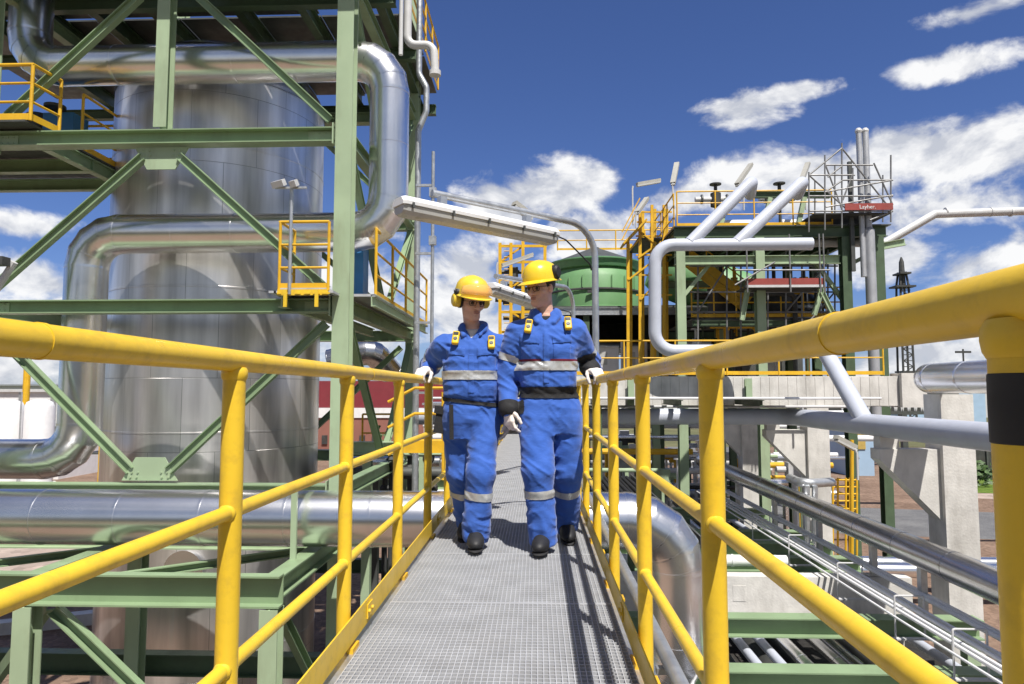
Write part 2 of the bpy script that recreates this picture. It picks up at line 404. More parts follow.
# ------------------------------------------------------------------ catwalk lamps on bent posts
def cat_lamp(y, label, end=None, fa=None, fb=None):
    x = XR + .03
    o = thing('walkway_lamp', label, 'lamp', (x, y, DECK), 'fluorescent lamps arching over the catwalk')
    end = V(end or (-.71, y - .82, DECK + 2.37)); top = V((x + .02, y, DECK + 2.33))
    P = path([(x + .01, y, DECK - .1), (x + .01, y, DECK + 2.33), end], .26, 8)
    MB().tube(P, .026, 16).build('bent_post', GALV, o)
    a = V(fa or (.13, y - .26, DECK + 2.185)); b = V(fb or (-.89, y - 1.08, DECK + 2.215))
    d = (b - a).normalized(); sx, u, _ = basis(d)
    def sec(c, prof): return [c + sx * p + u * q for p, q in prof]
    def loft(prof, t0, t1, ins=.0):
        mb = MB(); n = len(prof); L = (b - a).length
        rings = []
        for t, sc in ((t0, .86), (t0 + .02, 1), (t1 - .02, 1), (t1, .86)):
            c = a + d * (L * t); rings.append(sec(c, [(p * sc, q * sc) for p, q in prof]))
        for rg in rings: mb.v += rg
        for i in range(3):
            for j in range(n): mb.f.append((i * n + j, i * n + (j + 1) % n, (i + 1) * n + (j + 1) % n, (i + 1) * n + j))
        mb.f.append(tuple(range(n))); mb.f.append(tuple(3 * n + j for j in range(n)))
        return mb
    loft([(-.085, 0), (.085, 0), (.088, .022), (.055, .058), (-.055, .058), (-.088, .022)], 0, 1).build('housing', WHITE, o)
    loft([(-.078, -.002), (-.07, -.04), (-.045, -.062), (.045, -.062), (.07, -.04), (.078, -.002)], .008, .992).build('diffuser', LENS, o)
    cl = MB()
    for t in (.2, .75):
        c = a + d * ((b - a).length * t)
        cl.bar(c + u * .056, c + u * .12, .05, .05, d); 
        # strap up to the arm
    cl.build('clamp', GALV, o)
    for t in (.05, .27, .5, .72, .95):
        c = a + d * ((b - a).length * t)
        for s_ in (-1, 1): MB().bar(c + sx * (s_ * .09) + u * .012, c + sx * (s_ * .09) - u * .022, .02, .012, d).build('latch', DARKS, o)
    MB().tube(path([a - d * .01 + u * .02, a - d * .12 + u * .0, V((x - .03, y - .03, DECK + 2.02)), V((x - .02, y, DECK + 1.98))], .06, 5), .006, 8).build('cable', BLACK, o)
    return o
cat_lamp(5.35, 'nearest white fluorescent lamp arching over the catwalk above the two workers')
cat_lamp(8.6, 'white fluorescent lamp arching over the catwalk farther back, seen between the two helmets', (-.42, 6.9, DECK + 2.2), (.04, 7.85, DECK + 2.02), (-.47, 6.65, DECK + 2.04))

# ================================================================== STEEL TOWER (left)
TX0, TX1, TXM = at(-26, 300, 10).x, at(343, 300, 10).x, at(160, 200, 10).x
TY0, TY1 = 10.0, 15.6
LV = [4.57, 7.29, 9.88, 12.45]
tw = thing('steel_tower', 'tall pale green braced steel frame around the silver vessel', 'steel frame', (TXM, 12.8, 0))
for (x, y) in ((TX1, TY0), (TX0, TY0), (TX1, TY1), (TX0, TY1)):
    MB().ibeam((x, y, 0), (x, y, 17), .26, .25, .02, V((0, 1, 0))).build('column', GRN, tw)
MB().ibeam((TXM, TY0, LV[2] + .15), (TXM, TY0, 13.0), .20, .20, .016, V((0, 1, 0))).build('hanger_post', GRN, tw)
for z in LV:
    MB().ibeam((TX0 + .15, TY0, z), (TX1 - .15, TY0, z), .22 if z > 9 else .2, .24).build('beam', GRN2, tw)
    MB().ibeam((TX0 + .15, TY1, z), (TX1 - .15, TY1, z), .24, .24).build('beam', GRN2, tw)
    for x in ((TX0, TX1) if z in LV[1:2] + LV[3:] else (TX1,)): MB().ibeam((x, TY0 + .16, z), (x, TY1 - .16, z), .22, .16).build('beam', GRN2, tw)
MB().ibeam((-14, TY0, LV[2]), (TX0 - .17, TY0, LV[2]), .26, .2).build('beam', GRN2, tw)
MB().ibeam((-14, TY0, LV[1]), (TX0 - .17, TY0, LV[1]), .2, .2).build('beam', GRN2, tw)
MB().ibeam((-14, TY0, LV[0]), (TX0 - .17, TY0, LV[0]), .2, .2).build('beam', GRN2, tw)
def brace(p0, p1, h=.125, w=.11, m=GRN2):
    p0, p1 = V(p0), V(p1); d = (p1 - p0).normalized()
    MB().ibeam(p0 + d * .2, p1 - d * .2, h, w, .014).build('brace', m, tw)
for y in (TY0, TY1):
    for xa in ((TX0 + .1, TX1 - .1) if y == TY0 else (TX1 - .1,)):
        brace((TXM + (.14 if xa > TXM else -.14), y, LV[2] - .15), (xa, y, LV[1] + .12)); brace((TXM + (.14 if xa > TXM else -.14), y, LV[0] + .15), (xa, y, LV[1] - .12))
        brace((TXM + (.3 if xa > TXM else -.3), y, LV[3] - .15), (xa, y, LV[2] + .12))
for x in (TX1,):
    for a, b in ((LV[0], LV[1]), (LV[1], LV[2]), (LV[2], LV[3])):
        brace((x, TY0 + .15, b - .1), (x, 12.8, a + .15)); brace((x, TY1 - .15, b - .1), (x, 12.8, a + .15))
for z, s_ in ((LV[2] - .14, -1), (LV[0] + .14, 1)):
    MB().poly([(TXM - .42, TY0 - .012, z), (TXM + .42, TY0 - .012, z), (TXM + .22, TY0 - .012, z + s_ * .34), (TXM - .22, TY0 - .012, z + s_ * .34)], (0, .024, 0))._g(z, s_).build('gusset_plate', GRN, tw)
for z in LV[:3]:
    for xe, sg in ((TX0 + .15, 1), (TX1 - .15, -1)):
        e = MB().bb(xe, xe + sg * .02, TY0 - .15, TY0 + .15, z - .16, z + .16)
        e.bb(xe + sg * .021, xe + sg * .42, TY0 - .022, TY0 - .010, z - .07, z + .07)
        for i in range(4):
            for dz in (-.045, .045): e.bolt((xe + sg * (.08 + .09 * i), TY0 - .022, z + dz), (0, -1, 0), .013)
        e.build('splice_plate', GRN, tw)
# lower frame of the tower
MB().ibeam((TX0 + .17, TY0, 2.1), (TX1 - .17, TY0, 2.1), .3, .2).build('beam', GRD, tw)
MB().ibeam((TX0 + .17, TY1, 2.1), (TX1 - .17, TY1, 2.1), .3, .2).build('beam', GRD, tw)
# upper floor with girders and gaps between the plates
fl = MB(); zf = 13.32
for i, (x0, x1) in enumerate(((-12, -8.7), (-8.68, -7.0), (-6.98, -5.45), (-5.43, -4.2), (-4.18, -2.45))):
    for (y0, y1) in ((9.4, 10.9), (10.95, 12.6), (12.7, 14.3), (14.4, 16.2)):
        if (i * 7 + int(y0)) % 5 == 3: y1 -= .5
        fl.bb(x0, x1, y0, y1, zf, zf + .03)
fl.build('floor_plate', DARKS, tw)
for x in (-10.5, -9.3, -8.2, -7.1, -5.5, -4.3, -2.84): MB().ibeam((x, 9.4, 13.15), (x, 16.2, 13.15), .30, .16).build('floor_girder', GRD, tw)
for y in (9.45, 11.4, 13.4, 16.15): MB().ibeam((-12, y, 12.87), (-2.45, y, 12.87), .24, .16).build('floor_girder', GRD, tw)
# upper side railing seen at the right edge
railing('railing', 'yellow railing on the top right edge of the green steel tower above the bent pipe', [(-2.4, 9.5, 13.36), (-2.4, 16.1, 13.36)], 1.1, 2, .025, 1.0)
# left platform
pl = MB()
pl.bb(-14, -7.75, 9.6, 9.75, 9.98, 10.06)
lp = thing('platform', 'dark floored platform with green girders at the upper left of the tower', 'platform', (-9, 12, 9.9))
MB().bb(-14, -7.6, 9.62, 12.3, 10.03, 10.06).build('floor_plate', DARKS, lp)
for y in (11.2, 12.25): MB().ibeam((-14, y, 9.88), (-7.6, y, 9.88), .22, .14).build('girder', GRN2, lp)
MB().ibeam((-7.65, 10.15, 9.885), (-7.65, 12.15, 9.885), .22, .14).build('girder', GRN2, lp)
railing('railing', 'yellow front railing of the upper left platform, crossed by a green brace', [(-13.5, 9.66, 10.06), (-7.55, 9.66, 10.06), (-7.5, 10.2, 10.06)], .86, 2, .026, 1.15)
railing('railing', 'shaded yellow rear railing of the upper left platform, sloping towards the vessel', [(-12, 12.25, 10.06), (-7.62, 12.25, 10.06), (-7.62, 10.9, 10.06)], .95, 2, .024, 1.3)
ma = thing('valve_actuator', 'small blue motor actuator box on the upper left platform', 'actuator', (-8.3, 11.6, 10.06))
MB().bb(-8.65, -8.1, 11.35, 11.75, 10.35, 10.9).build('housing', BLUE, ma)
MB().lathe([(0, 10.3), (.26, 10.3), (.26, 10.85), (.2, 10.95), (0, 10.97)], (-8.9, 11.6, 0), 20).build('motor', DARK, ma)
MB().tube([(-8.4, 11.6, 10.06), (-8.4, 11.6, 10.36)], .1, 14).build('stem', GALV, ma)
MB().tube([(-8.4, 11.3, 10.95), (-8.4, 11.3, 11.0)], .17, 18).build('handwheel', DARK, ma)

# mid platform beside the vessel
mp_ = thing('platform', 'small grating platform with yellow edge halfway up the tower beside the main column', 'platform', (-3.2, 12, 7.5))
g = MB()
for i in range(26): g.bb(-3.68 + .0, -2.98, 9.56 + i * .022, 9.564 + i * .022, 7.50, 7.46)
g.bb(-3.68, -2.45, 10.2, 15.2, 7.50, 7.46)
for i in range(12): g.bb(-3.73 + i * .075, -3.836 + i * .075, 9.56, 10.2, 7.428, 7.461)
g.build('grating', GRATE, mp_, smooth=False)
t = MB(); t.bb(-3.70, -2.97, 9.53, 9.55, 7.39, 7.475); 
for i in range(6): t.bb(-3.7 + i * .13, -3.64 + i * .14, 9.515, 9.529, 7.405, 7.43)
t.bb(-3.6, -3.55, 9.5, 9.528, 7.22, 7.47).bb(-3.15, -3.1, 9.5, 9.528, 7.22, 7.47)
t.build('edge_plate', YEL, mp_)
MB().channel((-2.48, 10.2, 7.4), (-2.48, 15.2, 7.4), .18, .07).build('edge_beam', GRN, mp_)
MB().ibeam((-3.7, 9.7, 7.33), (-3.7, 15.2, 7.33), .18, .1).build('edge_beam', GRN, mp_)
railing('railing', 'yellow railing on the front of the small tower platform behind the grey lamp pole', [(-3.69, 10.15, 7.46), (-3.69, 9.57, 7.46), (-2.98, 9.57, 7.46)], 1.0, 2, .022, .8)
railing('railing', 'yellow railing running back on the right side of the tower between the green columns', [(-2.47, 10.3, 7.46), (-2.47, 15.1, 7.46)], 1.05, 2, .024, 1.2)
pb = MB().bb(-3.25, -2.9, 11.2, 11.55, 7.54, 8.65)
tag(pb.build('equipment_cabinet', mat('blue_cabinet', (.05, .22, .5), .4)), 'blue equipment cabinet on the tower platform behind the main column', 'cabinet')
fl_ = thing('floodlight', 'grey pole floodlight on the small tower platform in front of the vessel', 'floodlight', (-3.52, 9.62, 7.46))
MB().tube([(-3.52, 9.52, 7.4), (-3.52, 9.52, 8.95)], .025, 12).build('pole', GALV, fl_)
MB().bb(-3.76, -3.30, 9.5, 9.53, 8.93, 8.96).build('crossbar', GALV, fl_)
for x in (-3.72, -3.5):
    MB().box((x + .03, 9.46, 8.99), (.17 if x < -3.6 else .09, .14, .09), Matrix.Rotation(R(25), 3, 'X') @ Matrix.Rotation(R(-14), 3, 'Y')).build('lamp_head', WPIPE, fl_)

# vessel
VX, VY, VR = at(221, 250, 13.2).x, 13.2, 1.93
ve = thing('vessel', 'huge silver clad cylindrical vessel standing inside the green steel tower', 'vessel', (VX, VY, 0))
pr = [(VR - .02, .3), (VR, .32)]
for z in [.32 + 1.25 * i for i in range(1, 9)]: pr += [(VR, z - .02), (VR + .006, z - .015), (VR + .006, z + .015), (VR, z + .02)]
pr += [(VR, 11.6)]
MB().lathe(pr, (VX, VY, 0), 96).build('shell', VESSEL, ve, sharp=35)
MB().lathe([(VR + .012, 11.58), (VR + .012, 11.64), (VR - .05, 11.9), (VR * .85, 12.25), (VR * .6, 12.55), (VR * .3, 12.7), (0, 12.76)], (VX, VY, 0), 96).build('domed_head', SILD, ve, sharp=50)
MB().lathe([(VR + .2, 0), (VR + .2, .25), (VR - .1, .32)], (VX, VY, 0), 64).build('base_ring', CONC, ve)
mw = MB(); rt = Matrix.Rotation(R(90), 3, 'X')
mw.lathe([(0, .12), (.33, .12), (.33, .05), (.27, .05), (.27, -.3)], (VX + .5, VY - VR, 3.1), 32, rt); mw.build('manway', SIL, ve)

# silver process pipes of the tower
A = lambda px, py: at(px, py, 10.72)
zA = A(300, 62).z; zB = A(250, 233).z; xr = A(389, 150).x; xl = A(84, 330).x; zl = A(40, 459).z; xu = A(31, 20).x
mb = clad_pipe(MB(), [(xu, 10.72, 16.5), (xu, 10.72, zA), (xr, 10.72, zA), (xr, 10.72, zB), (xl, 10.72, zB), (xl, 10.72, zl), (-15, 10.72, zl)], .315, .54, 4)
po = mb.build('insulated_pipe', SIL, None, sharp=13)
tag(po, 'silver insulated pipe looping in front of the vessel in two long horizontal runs', 'pipe')
# second vertical riser at the corner with bends
rs = MB(); rs.tube(path([(-2.12, 11.9, 2), (-2.12, 11.9, 10.7), (-1.98, 11.9, 11.05), (-1.98, 11.9, 11.5), (-2.12, 11.9, 11.75), (-2.12, 11.9, 13.2)], .18, 6), .055, 16)
tag(rs.build('riser_pipe', GALV), 'thin grey drain riser with a kink beside the big bent silver pipe', 'pipe')
rs = MB(); rs.tube(path([(-2.25, 10.9, 11.6), (-2.25, 10.9, 13.0), (-2.25, 10.9, 14)], .1), .035, 12).tube(path([(-2.2, 11.2, 14.0), (-2.2, 11.2, 11.92), (-1.75, 11.2, 11.92), (-1.72, 11.2, 11.4)], .16, 6), .07, 14)
rs.tube([(-1.72, 11.2, 11.38), (-1.72, 11.2, 11.46)], .1, 16)
tag(rs.build('vent_pipe', WPIPE), 'grey vent pipe with a hooked end at the top right of the tower', 'pipe')
rs = MB(); rs.tube([(-1.8, 11.6, 5.2), (-1.8, 11.6, 10.2)], .03, 10)
for z in (6, 7.2, 8.4, 9.6): rs.bb(-2.1, -1.78, 11.58, 11.62, z - .02, z + .02)
rs.bb(-1.86, -1.74, 11.55, 11.65, 9.4, 9.55).bb(-1.86, -1.74, 11.55, 11.65, 8.55, 8.7)
tag(rs.build('conduit_riser', GALV), 'thinnest grey conduit riser with brackets right of the tower', 'conduit')

# big pipe below the catwalk
zc = 4.40; rc = .35; yc = 8.8; xc = 1.72
mb = clad_pipe(MB(), [(-15, yc, zc), (xc, yc, zc), (xc, yc, 2.45), (xc - 1.6, yc + .4, 2.05)], rc, .58, 4, 48)
tag(mb.build('insulated_pipe', SIL, None, sharp=13), 'thick silver insulated pipe crossing under the catwalk and turning down on its right', 'pipe')

# green pipe support frame bottom left
sf = thing('pipe_support_frame', 'pale green steel frame carrying the thick silver pipe at the lower left', 'steel frame', (-4.2, 8.5, 0))
zt = 4.03
MB().channel((-12, 7.5, zt - .17), (TX1 + .1, 7.5, zt - .17), .34, .14, .02, side=1).build('front_beam', GRN2, sf)
for x in (-8.3, -5.6, TX1):
    MB().ibeam((x, 7.58, zt - .14), (x, 9.82, zt - .14), .24, .2, .02).build('cross_beam', GRN2, sf)
    MB().ibeam((x, 7.5, 0), (x, 7.5, zt - .35), .2, .2, .016, V((0, 1, 0))).build('column', GRN, sf)
MB().ibeam((-5.68, 9.72, 0), (-5.68, 9.72, zt - .3), .2, .2, .016, V((0, 1, 0))).build('column', GRN, sf)
MB().ibeam((-12, 9.7, zt - .13), (TX1 - .2, 9.7, zt - .13), .2, .16).build('rear_beam', GRN, sf)
MB().channel((-5.35, 7.55, zt - .4), (-3.0, 7.55, 1.6), .14, .09).build('brace', GRN2, sf)
MB().channel((-5.5, 7.7, zt - .4), (-7.5, 9.3, 1.9), .14, .09).build('brace', GRN2, sf)
MB().channel((-2.95, 7.8, zt - .4), (-2.95, 9.6, 1.8), .14, .09).build('brace', GRN2, sf)
MB().channel((-5.45, 7.7, zt - .2), (-3.1, 9.6, zt - .2), .1, .08).build('brace', GRN2, sf)
MB().channel((-8.1, 7.7, zt - .2), (-5.8, 9.6, zt - .2), .1, .08).build('brace', GRN2, sf)
MB().ibeam((-12, 7.5, 1.5), (TX1 - .1, 7.5, 1.5), .26, .16).build('front_beam', GRD, sf)
MB().bb(-2.97, -2.9, 8.25, 8.29, zt - .02, 4.84).bb(-2.97, -2.9, 8.25, 8.95, 4.84, 4.86).build('pipe_guide', GRN, sf)
# lower deck with dark slats seen below the beam
sl = thing('steel_deck', 'dark steel deck with light gaps at the bottom left below the green frame', 'platform', (-6, 9, 1.7))
mb = MB()
for i in range(18): mb.bb(-12 + i * .52, -11.62 + i * .52, 8.05, 9.5, 1.72, 1.75)
mb.build('deck_plate', DARKS, sl)
for y in (8.0, 9.55): MB().ibeam((-12, y, 1.62), (-2.95, y, 1.62), .2, .12).build('edge_beam', GRD, sl)

# ================================================================== RIGHT PIPE RACK
ZB = 2.43
for Y, lab in ((9.3, 'pale green rack beam nearest the camera at the bottom right'), (11.4, 'second pale green rack beam from the bottom right, in front of the concrete sill'),
               (13.9, 'green rack beam touching the white clamped cross pipe'), (16.8, 'green rack beam in the shade two behind the sill'), (15.4, 'green rack beam just behind the low concrete sill'), (18.2, 'green rack beam deep under the pale cross pipe'), (21.5, 'farthest shaded green rack beam on the right')):
    o = thing('rack_beam', lab, 'beam', (4, Y, 0), 'green cross beams of the right pipe rack')
    MB().ibeam((.85, Y, ZB - .15), (7.0, Y, ZB - .15), .3, .30, .02).build('girder', GRN2, o)
    for x in (.95, 6.85): MB().ibeam((x, Y, 0), (x, Y, ZB - .31), .2, .2, .016, V((0, 1, 0))).build('column', GRN, o)
o = MB().bb(.95, 6.75, 12.85, 13.15, 2.02, 2.66).bb(1.2, 1.5, 12.9, 13.1, 0, 2.02).bb(6.2, 6.6, 12.9, 13.1, 0, 2.02).bb(3.55, 3.78, 12.843, 12.86, 2.22, 2.5)
tag(o.build('concrete_sill', CONC), 'low stained concrete sill beam between the green rack beams', 'beam')
# lower pipes along the rack
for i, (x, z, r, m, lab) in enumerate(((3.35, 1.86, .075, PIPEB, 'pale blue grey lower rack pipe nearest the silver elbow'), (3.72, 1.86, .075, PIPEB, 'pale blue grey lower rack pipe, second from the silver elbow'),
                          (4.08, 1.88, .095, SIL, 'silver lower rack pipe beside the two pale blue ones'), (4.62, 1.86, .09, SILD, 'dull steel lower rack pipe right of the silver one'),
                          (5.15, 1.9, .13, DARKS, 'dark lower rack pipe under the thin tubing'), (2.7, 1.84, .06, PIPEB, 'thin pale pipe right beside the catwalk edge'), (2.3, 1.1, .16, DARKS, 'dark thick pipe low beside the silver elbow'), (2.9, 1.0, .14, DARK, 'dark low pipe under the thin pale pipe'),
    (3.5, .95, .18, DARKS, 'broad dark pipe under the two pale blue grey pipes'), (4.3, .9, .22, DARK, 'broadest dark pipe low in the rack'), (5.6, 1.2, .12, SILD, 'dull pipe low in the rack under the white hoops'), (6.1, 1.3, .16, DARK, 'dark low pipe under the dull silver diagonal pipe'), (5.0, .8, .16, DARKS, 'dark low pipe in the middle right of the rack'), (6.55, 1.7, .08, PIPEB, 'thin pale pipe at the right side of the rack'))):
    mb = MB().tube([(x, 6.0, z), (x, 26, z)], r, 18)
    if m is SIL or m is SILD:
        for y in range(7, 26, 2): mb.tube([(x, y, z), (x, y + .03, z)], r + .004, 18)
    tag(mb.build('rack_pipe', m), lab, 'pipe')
for y, lab in ((9.0, 'white hooped bracket over the thin tubing nearest the camera'), (10.4, 'second white hooped bracket over the thin tubing'), (12.3, 'white hooped bracket over the tubing above the concrete sill'), (14.6, 'white hooped bracket over the tubing behind the sill'), (17.0, 'farthest white hooped bracket over the tubing')):
    o = MB().tube(path([(5.2, y, ZB), (5.2, y, ZB + .62), (5.62, y, ZB + .62), (5.62, y, ZB + .02)], .03, 3), .014, 8)
    o.bb(5.1, 5.75, y - .04, y + .04, ZB - .0, ZB + .02).bar((5.62, y, ZB + .3), (5.8, y + .3, ZB + .3), .012, .03)
    tag(o.build('tube_bracket', WPIPE), lab, 'bracket', 'white brackets over the tubing')
tl = ['thin white instrument tube, leftmost of the bundle on the rack', 'thin white instrument tube, second from the left of the bundle', 'thin white instrument tube, third from the left of the bundle', 'thin white instrument tube, left one of the pair below the dark silver pipe', 'thin white instrument tube, right one of the pair below the dark silver pipe', 'thin sagging white tube between the bundle and the pair', 'thin white instrument tube, fourth of the bundle', 'thinnest white tube at the left of the bundle', 'thin white tube right beside the pair under the silver pipe']
for x, z, r, lab in zip((5.26, 5.37, 5.50, 5.92, 6.03, 5.72, 5.60, 5.14, 6.2), (2.84, 2.84, 2.84, 2.86, 2.86, 2.75, 2.85, 2.8, 2.8), (.027, .027, .03, .03, .027, .013, .024, .018, .02), tl):
    mb = MB().tube([(x, 5.5 + random.random(), z), (x, 10, z - random.random() * .02), (x, 14, z + random.random() * .01), (x, 22.5, z)], r, 10)
    tag(mb.build('instrument_tube', WTUBE), lab, 'tube', 'instrument tubes along the right pipe rack')
mb = clad_pipe(MB(), [(6.15, 3.5, 3.43), (6.15, 26, 3.43)], .23, n=32, seam=1.4)
fp = thing('insulated_pipe', 'dull dark silver insulated pipe running diagonally above the thin white tubes', 'pipe', (6.15, 12, 3.43))
mb.build('cladding', SILD, fp, sharp=20)
for y in (9.3, 11.4, 13, 15.4, 18.2, 21.5):
    zz = 2.67 if y == 13 else ZB + .003
    MB().bb(6.1, 6.2, y - .06, y + .06, zz, 3.22).bb(6.0, 6.3, y - .1, y + .1, zz, zz + .02).build('support_foot', CONC if y == 13 else GALV, fp)
# cross pipes near bottom
o = MB().tube([(.9, 8.62, 2.42), (7.4, 8.62, 2.42)], .05, 14); tag(o.build('cross_pipe', WPIPE), 'thin white pipe lying across the bottom right corner', 'pipe')
o = MB().tube([(1.0, 14.2, 2.62), (5.0, 14.2, 2.62)], .11, 18)
for x in (3.6, 3.75, 3.9): o.tube([(x, 14.2, 2.62), (x + .04, 14.2, 2.62)], .125, 18)
tag(o.build('cross_pipe', WHITE), 'white cross pipe with dark clamps right behind the concrete sill', 'pipe')

# concrete columns with corbels
def conc_col(y, ztop, lab, x=7.38, w=.56, d=.54):
    o = thing('concrete_column', lab, 'column', (x, y, 0), 'concrete columns with corbels')
    MB().bb(x - w / 2, x + w / 2, y - d / 2, y + d / 2, 0, ztop).build('shaft', CONC, o)
    MB().poly([(x - w / 2 + .002, y - .17, 5.0), (x - 1.32, y - .17, 5.0), (x - 1.32, y - .17, 4.82), (x - w / 2 + .002, y - .17, 3.75)], (0, .34, 0)).build('corbel', CONC, o)
    MB().bb(x - 1.28, x - .95, y - .12, y + .12, 5.0, 5.22).build('saddle', CONC, o)
    return o
conc_col(12.6, 5.97, 'nearest pale concrete column with a corbel, right under the short silver pipe')
conc_col(18.6, 5.62, 'middle pale concrete column with a corbel under the concrete cross beam')
conc_col(24.4, 5.9, 'farthest shaded concrete column with a corbel behind the railing')
# concrete cross beam
cb = thing('concrete_cross_beam', 'long pale ribbed concrete cross beam behind the right railing', 'beam', (5, 18.6, 5.6))
mb = MB().bb(.9, 9.55, 18.45, 18.75, 5.62, 6.42)
for i in range(36): mb.bb(.95 + i * .238, 1.17 + i * .238, 18.438, 18.449, 5.64, 6.4)
mb.build('panel', CONC, cb, smooth=False)
MB().bb(9.56, 10.2, 18.3, 18.9, 5.6, 6.5).build('end_block', CONC, cb)
for x in (2.5, 5.6): MB().ibeam((x, 18.36, 5.4), (x, 18.36, 6.36), .13, .16, .012, V((0, 1, 0))).build('stanchion', GRN, cb)
MB().tube([(.9, 18.1, 5.62), (8.2, 18.1, 5.62)], .035, 10).tube([(6.9, 18.1, 5.2), (6.9, 18.1, 5.62)], .03, 8).build('tube', WPIPE, cb)
MB().bb(.9, 7.6, 18.8, 20.2, 5.42, 5.50).build('soffit_deck', DARKS, cb)
railing('railing', 'yellow railing along the top of the concrete cross beam', [(1.0, 18.9, 6.46), (9.4, 18.9, 6.46)], .95, 1, .024, 1.5)
dk = thing('service_deck', 'thin dark service deck with white edge above the left run of the blue grey pipe', 'platform', (4, 17, 5.86))
for x0d, x1d in ((-2.5, 1.4), (1.45, 3.1), (3.6, 5.2), (5.25, 6.5)): MB().bb(x0d, x1d, 16.1, 18.3, 5.83, 5.86).build('deck_plate', DARKS, dk)
MB().tube([(-2.5, 16.05, 5.86), (7.9, 16.05, 5.86)], .03, 10).build('edge_tube', WTUBE, dk)
for x in (-1, 1.43, 3.35, 5.22): MB().ibeam((x, 16.1, 5.75), (x, 18.3, 5.75), .14, .1).build('bearer', GRD, dk)
for x in (1.43,): MB().ibeam((x, 16.3, 0), (x, 16.3, 5.67), .18, .18, .014, V((0, 1, 0))).build('column', GRD, dk)
# D pipe
mb = MB().tube(path([(6.2, 3.2, 5.40), (6.2, 17.2, 5.40), (-3, 17.2, 5.38)], .55, 8), .20, 32)
tag(mb.build('blue_grey_pipe', PIPEB, None, sharp=40), 'thick pale blue grey pipe lying on the concrete corbels and turning left', 'pipe')
# E pipe: tall U with two risers and a branch
ep = thing('blue_grey_pipe', 'pale blue grey pipe loop with two slanting risers in front of the green structure', 'pipe', (3.2, 17.9, 7))
e1 = at(655, 245, 18); e2 = at(655, 351, 18); e3 = at(812, 240, 18)
xb = at(812, 340, 17).x
br_ = at(848, 418, 11.9)
MB().tube(path([(at(812, 244, 18).x, 18, e1.z), (e1.x, 18, e1.z), (e2.x, 18, e2.z), (5.3, 18, e2.z), (6.2, 15.3, 7.2), (6.2, 13.2, 5.42)], .5, 8), .165, 28).build('loop', PIPEB, ep, sharp=40)
for px0, px1 in ((690, 752), (737, 803)):
    a = at(px0, 243, 18); b = at(px1, 181, 18.4); c = b + V((.35, 1.3, .0))
    MB().tube(path([a, b, c], .3, 6), .165, 24).build('riser', PIPEB, ep, sharp=40)
# H pipe short silver over first column
mb = clad_pipe(MB(), [(6.92, 3.4, 6.25), (6.92, 12.6, 6.25), (16, 12.6, 6.25)], .26, .42, 4, 36, seam=1.0)
tag(mb.build('insulated_pipe', SIL, None, sharp=13), 'short bright silver insulated pipe resting on top of the nearest concrete column', 'pipe')

# ================================================================== GREEN STRUCTURE right, Y ~ 22-27
gs = thing('steel_structure', 'dark green steel pipe bridge with a railed deck behind the pale blue pipes', 'steel frame', (8, 24, 0))
zd = at(760, 228, 22).z
xs0, xs1 = at(677, 228, 22).x, at(870, 228, 22).x
for Y in (22, 27):
    MB().ibeam((xs0 - .1, Y, zd - .15), (xs1 + .5, Y, zd - .15), .34, .25).build('beam', GRD, gs)
    MB().ibeam((xs0 - .1, Y, zd - 1.05), (xs1 - 1, Y, zd - 1.05), .28, .2).build('beam', GRN, gs)
for px in (680, 759, 845, 878):
    for Y in (22.0, 27.0):
        x = at(px, 260, 22).x
        MB().ibeam((x, Y, 0), (x, Y, zd - .33), .3, .28, .02, V((0, 1, 0))).build('column', GRN if px in (680, 759) else GRD, gs)
for i in range(12):
    x = xs0 + (xs1 - xs0) * i / 11; MB().ibeam((x, 22.15, zd - .12), (x, 26.85, zd - .12), .22, .12).build('joist', GRD, gs)
MB().bb(xs0 - .1, xs1 + .6, 21.85, 27.2, zd + .025, zd + .06).build('deck_plate', DARKS, gs)
for (pa, pb_) in (((680, 300), (715, 258)), ((878, 250), (892, 243)), ((843, 268), (878, 250)), ((843, 300), (815, 262))):
    MB().ibeam(at(*pa, 22.3), at(*pb_, 22.3), .14, .12, .014, V((0, 1, 0))).build('brace', GRN, gs)
MB().ibeam(at(878, 247, 22), at(905, 242, 22), .22, .15).build('beam', GRN, gs)
for px in (731, 775, 810):   # green saddle posts of the risers on the deck
    x = at(px, 220, 22).x; MB().bar((x - .25, 22.4, zd + .06), (x, 22.4, zd + 1.1), .14, .14, V((0, 1, 0))).build('saddle_post', GRN, gs)
MB().ibeam(at(755, 195, 22.6), at(830, 195, 22.6), .2, .15).build('beam', GRD, gs)
railing('railing', 'long yellow railing on the deck of the green pipe bridge', [(xs0, 21.95, zd + .06), (xs1 - 1.2, 21.95, zd + .06)], 1.15, 2, .025, 1.25)
railing('railing', 'yellow rear railing of the green pipe bridge deck, seen through the front one', [(xs0, 26.9, zd + .06), (xs1 - 1.2, 26.9, zd + .06)], 1.15, 1, .025, 1.6)
railing('railing', 'yellow railing at the left end of the green pipe bridge deck', [(xs0 - .05, 22.2, zd + .06), (xs0 - .05, 26.8, zd + .06)], 1.15, 2, .025, 1.2)
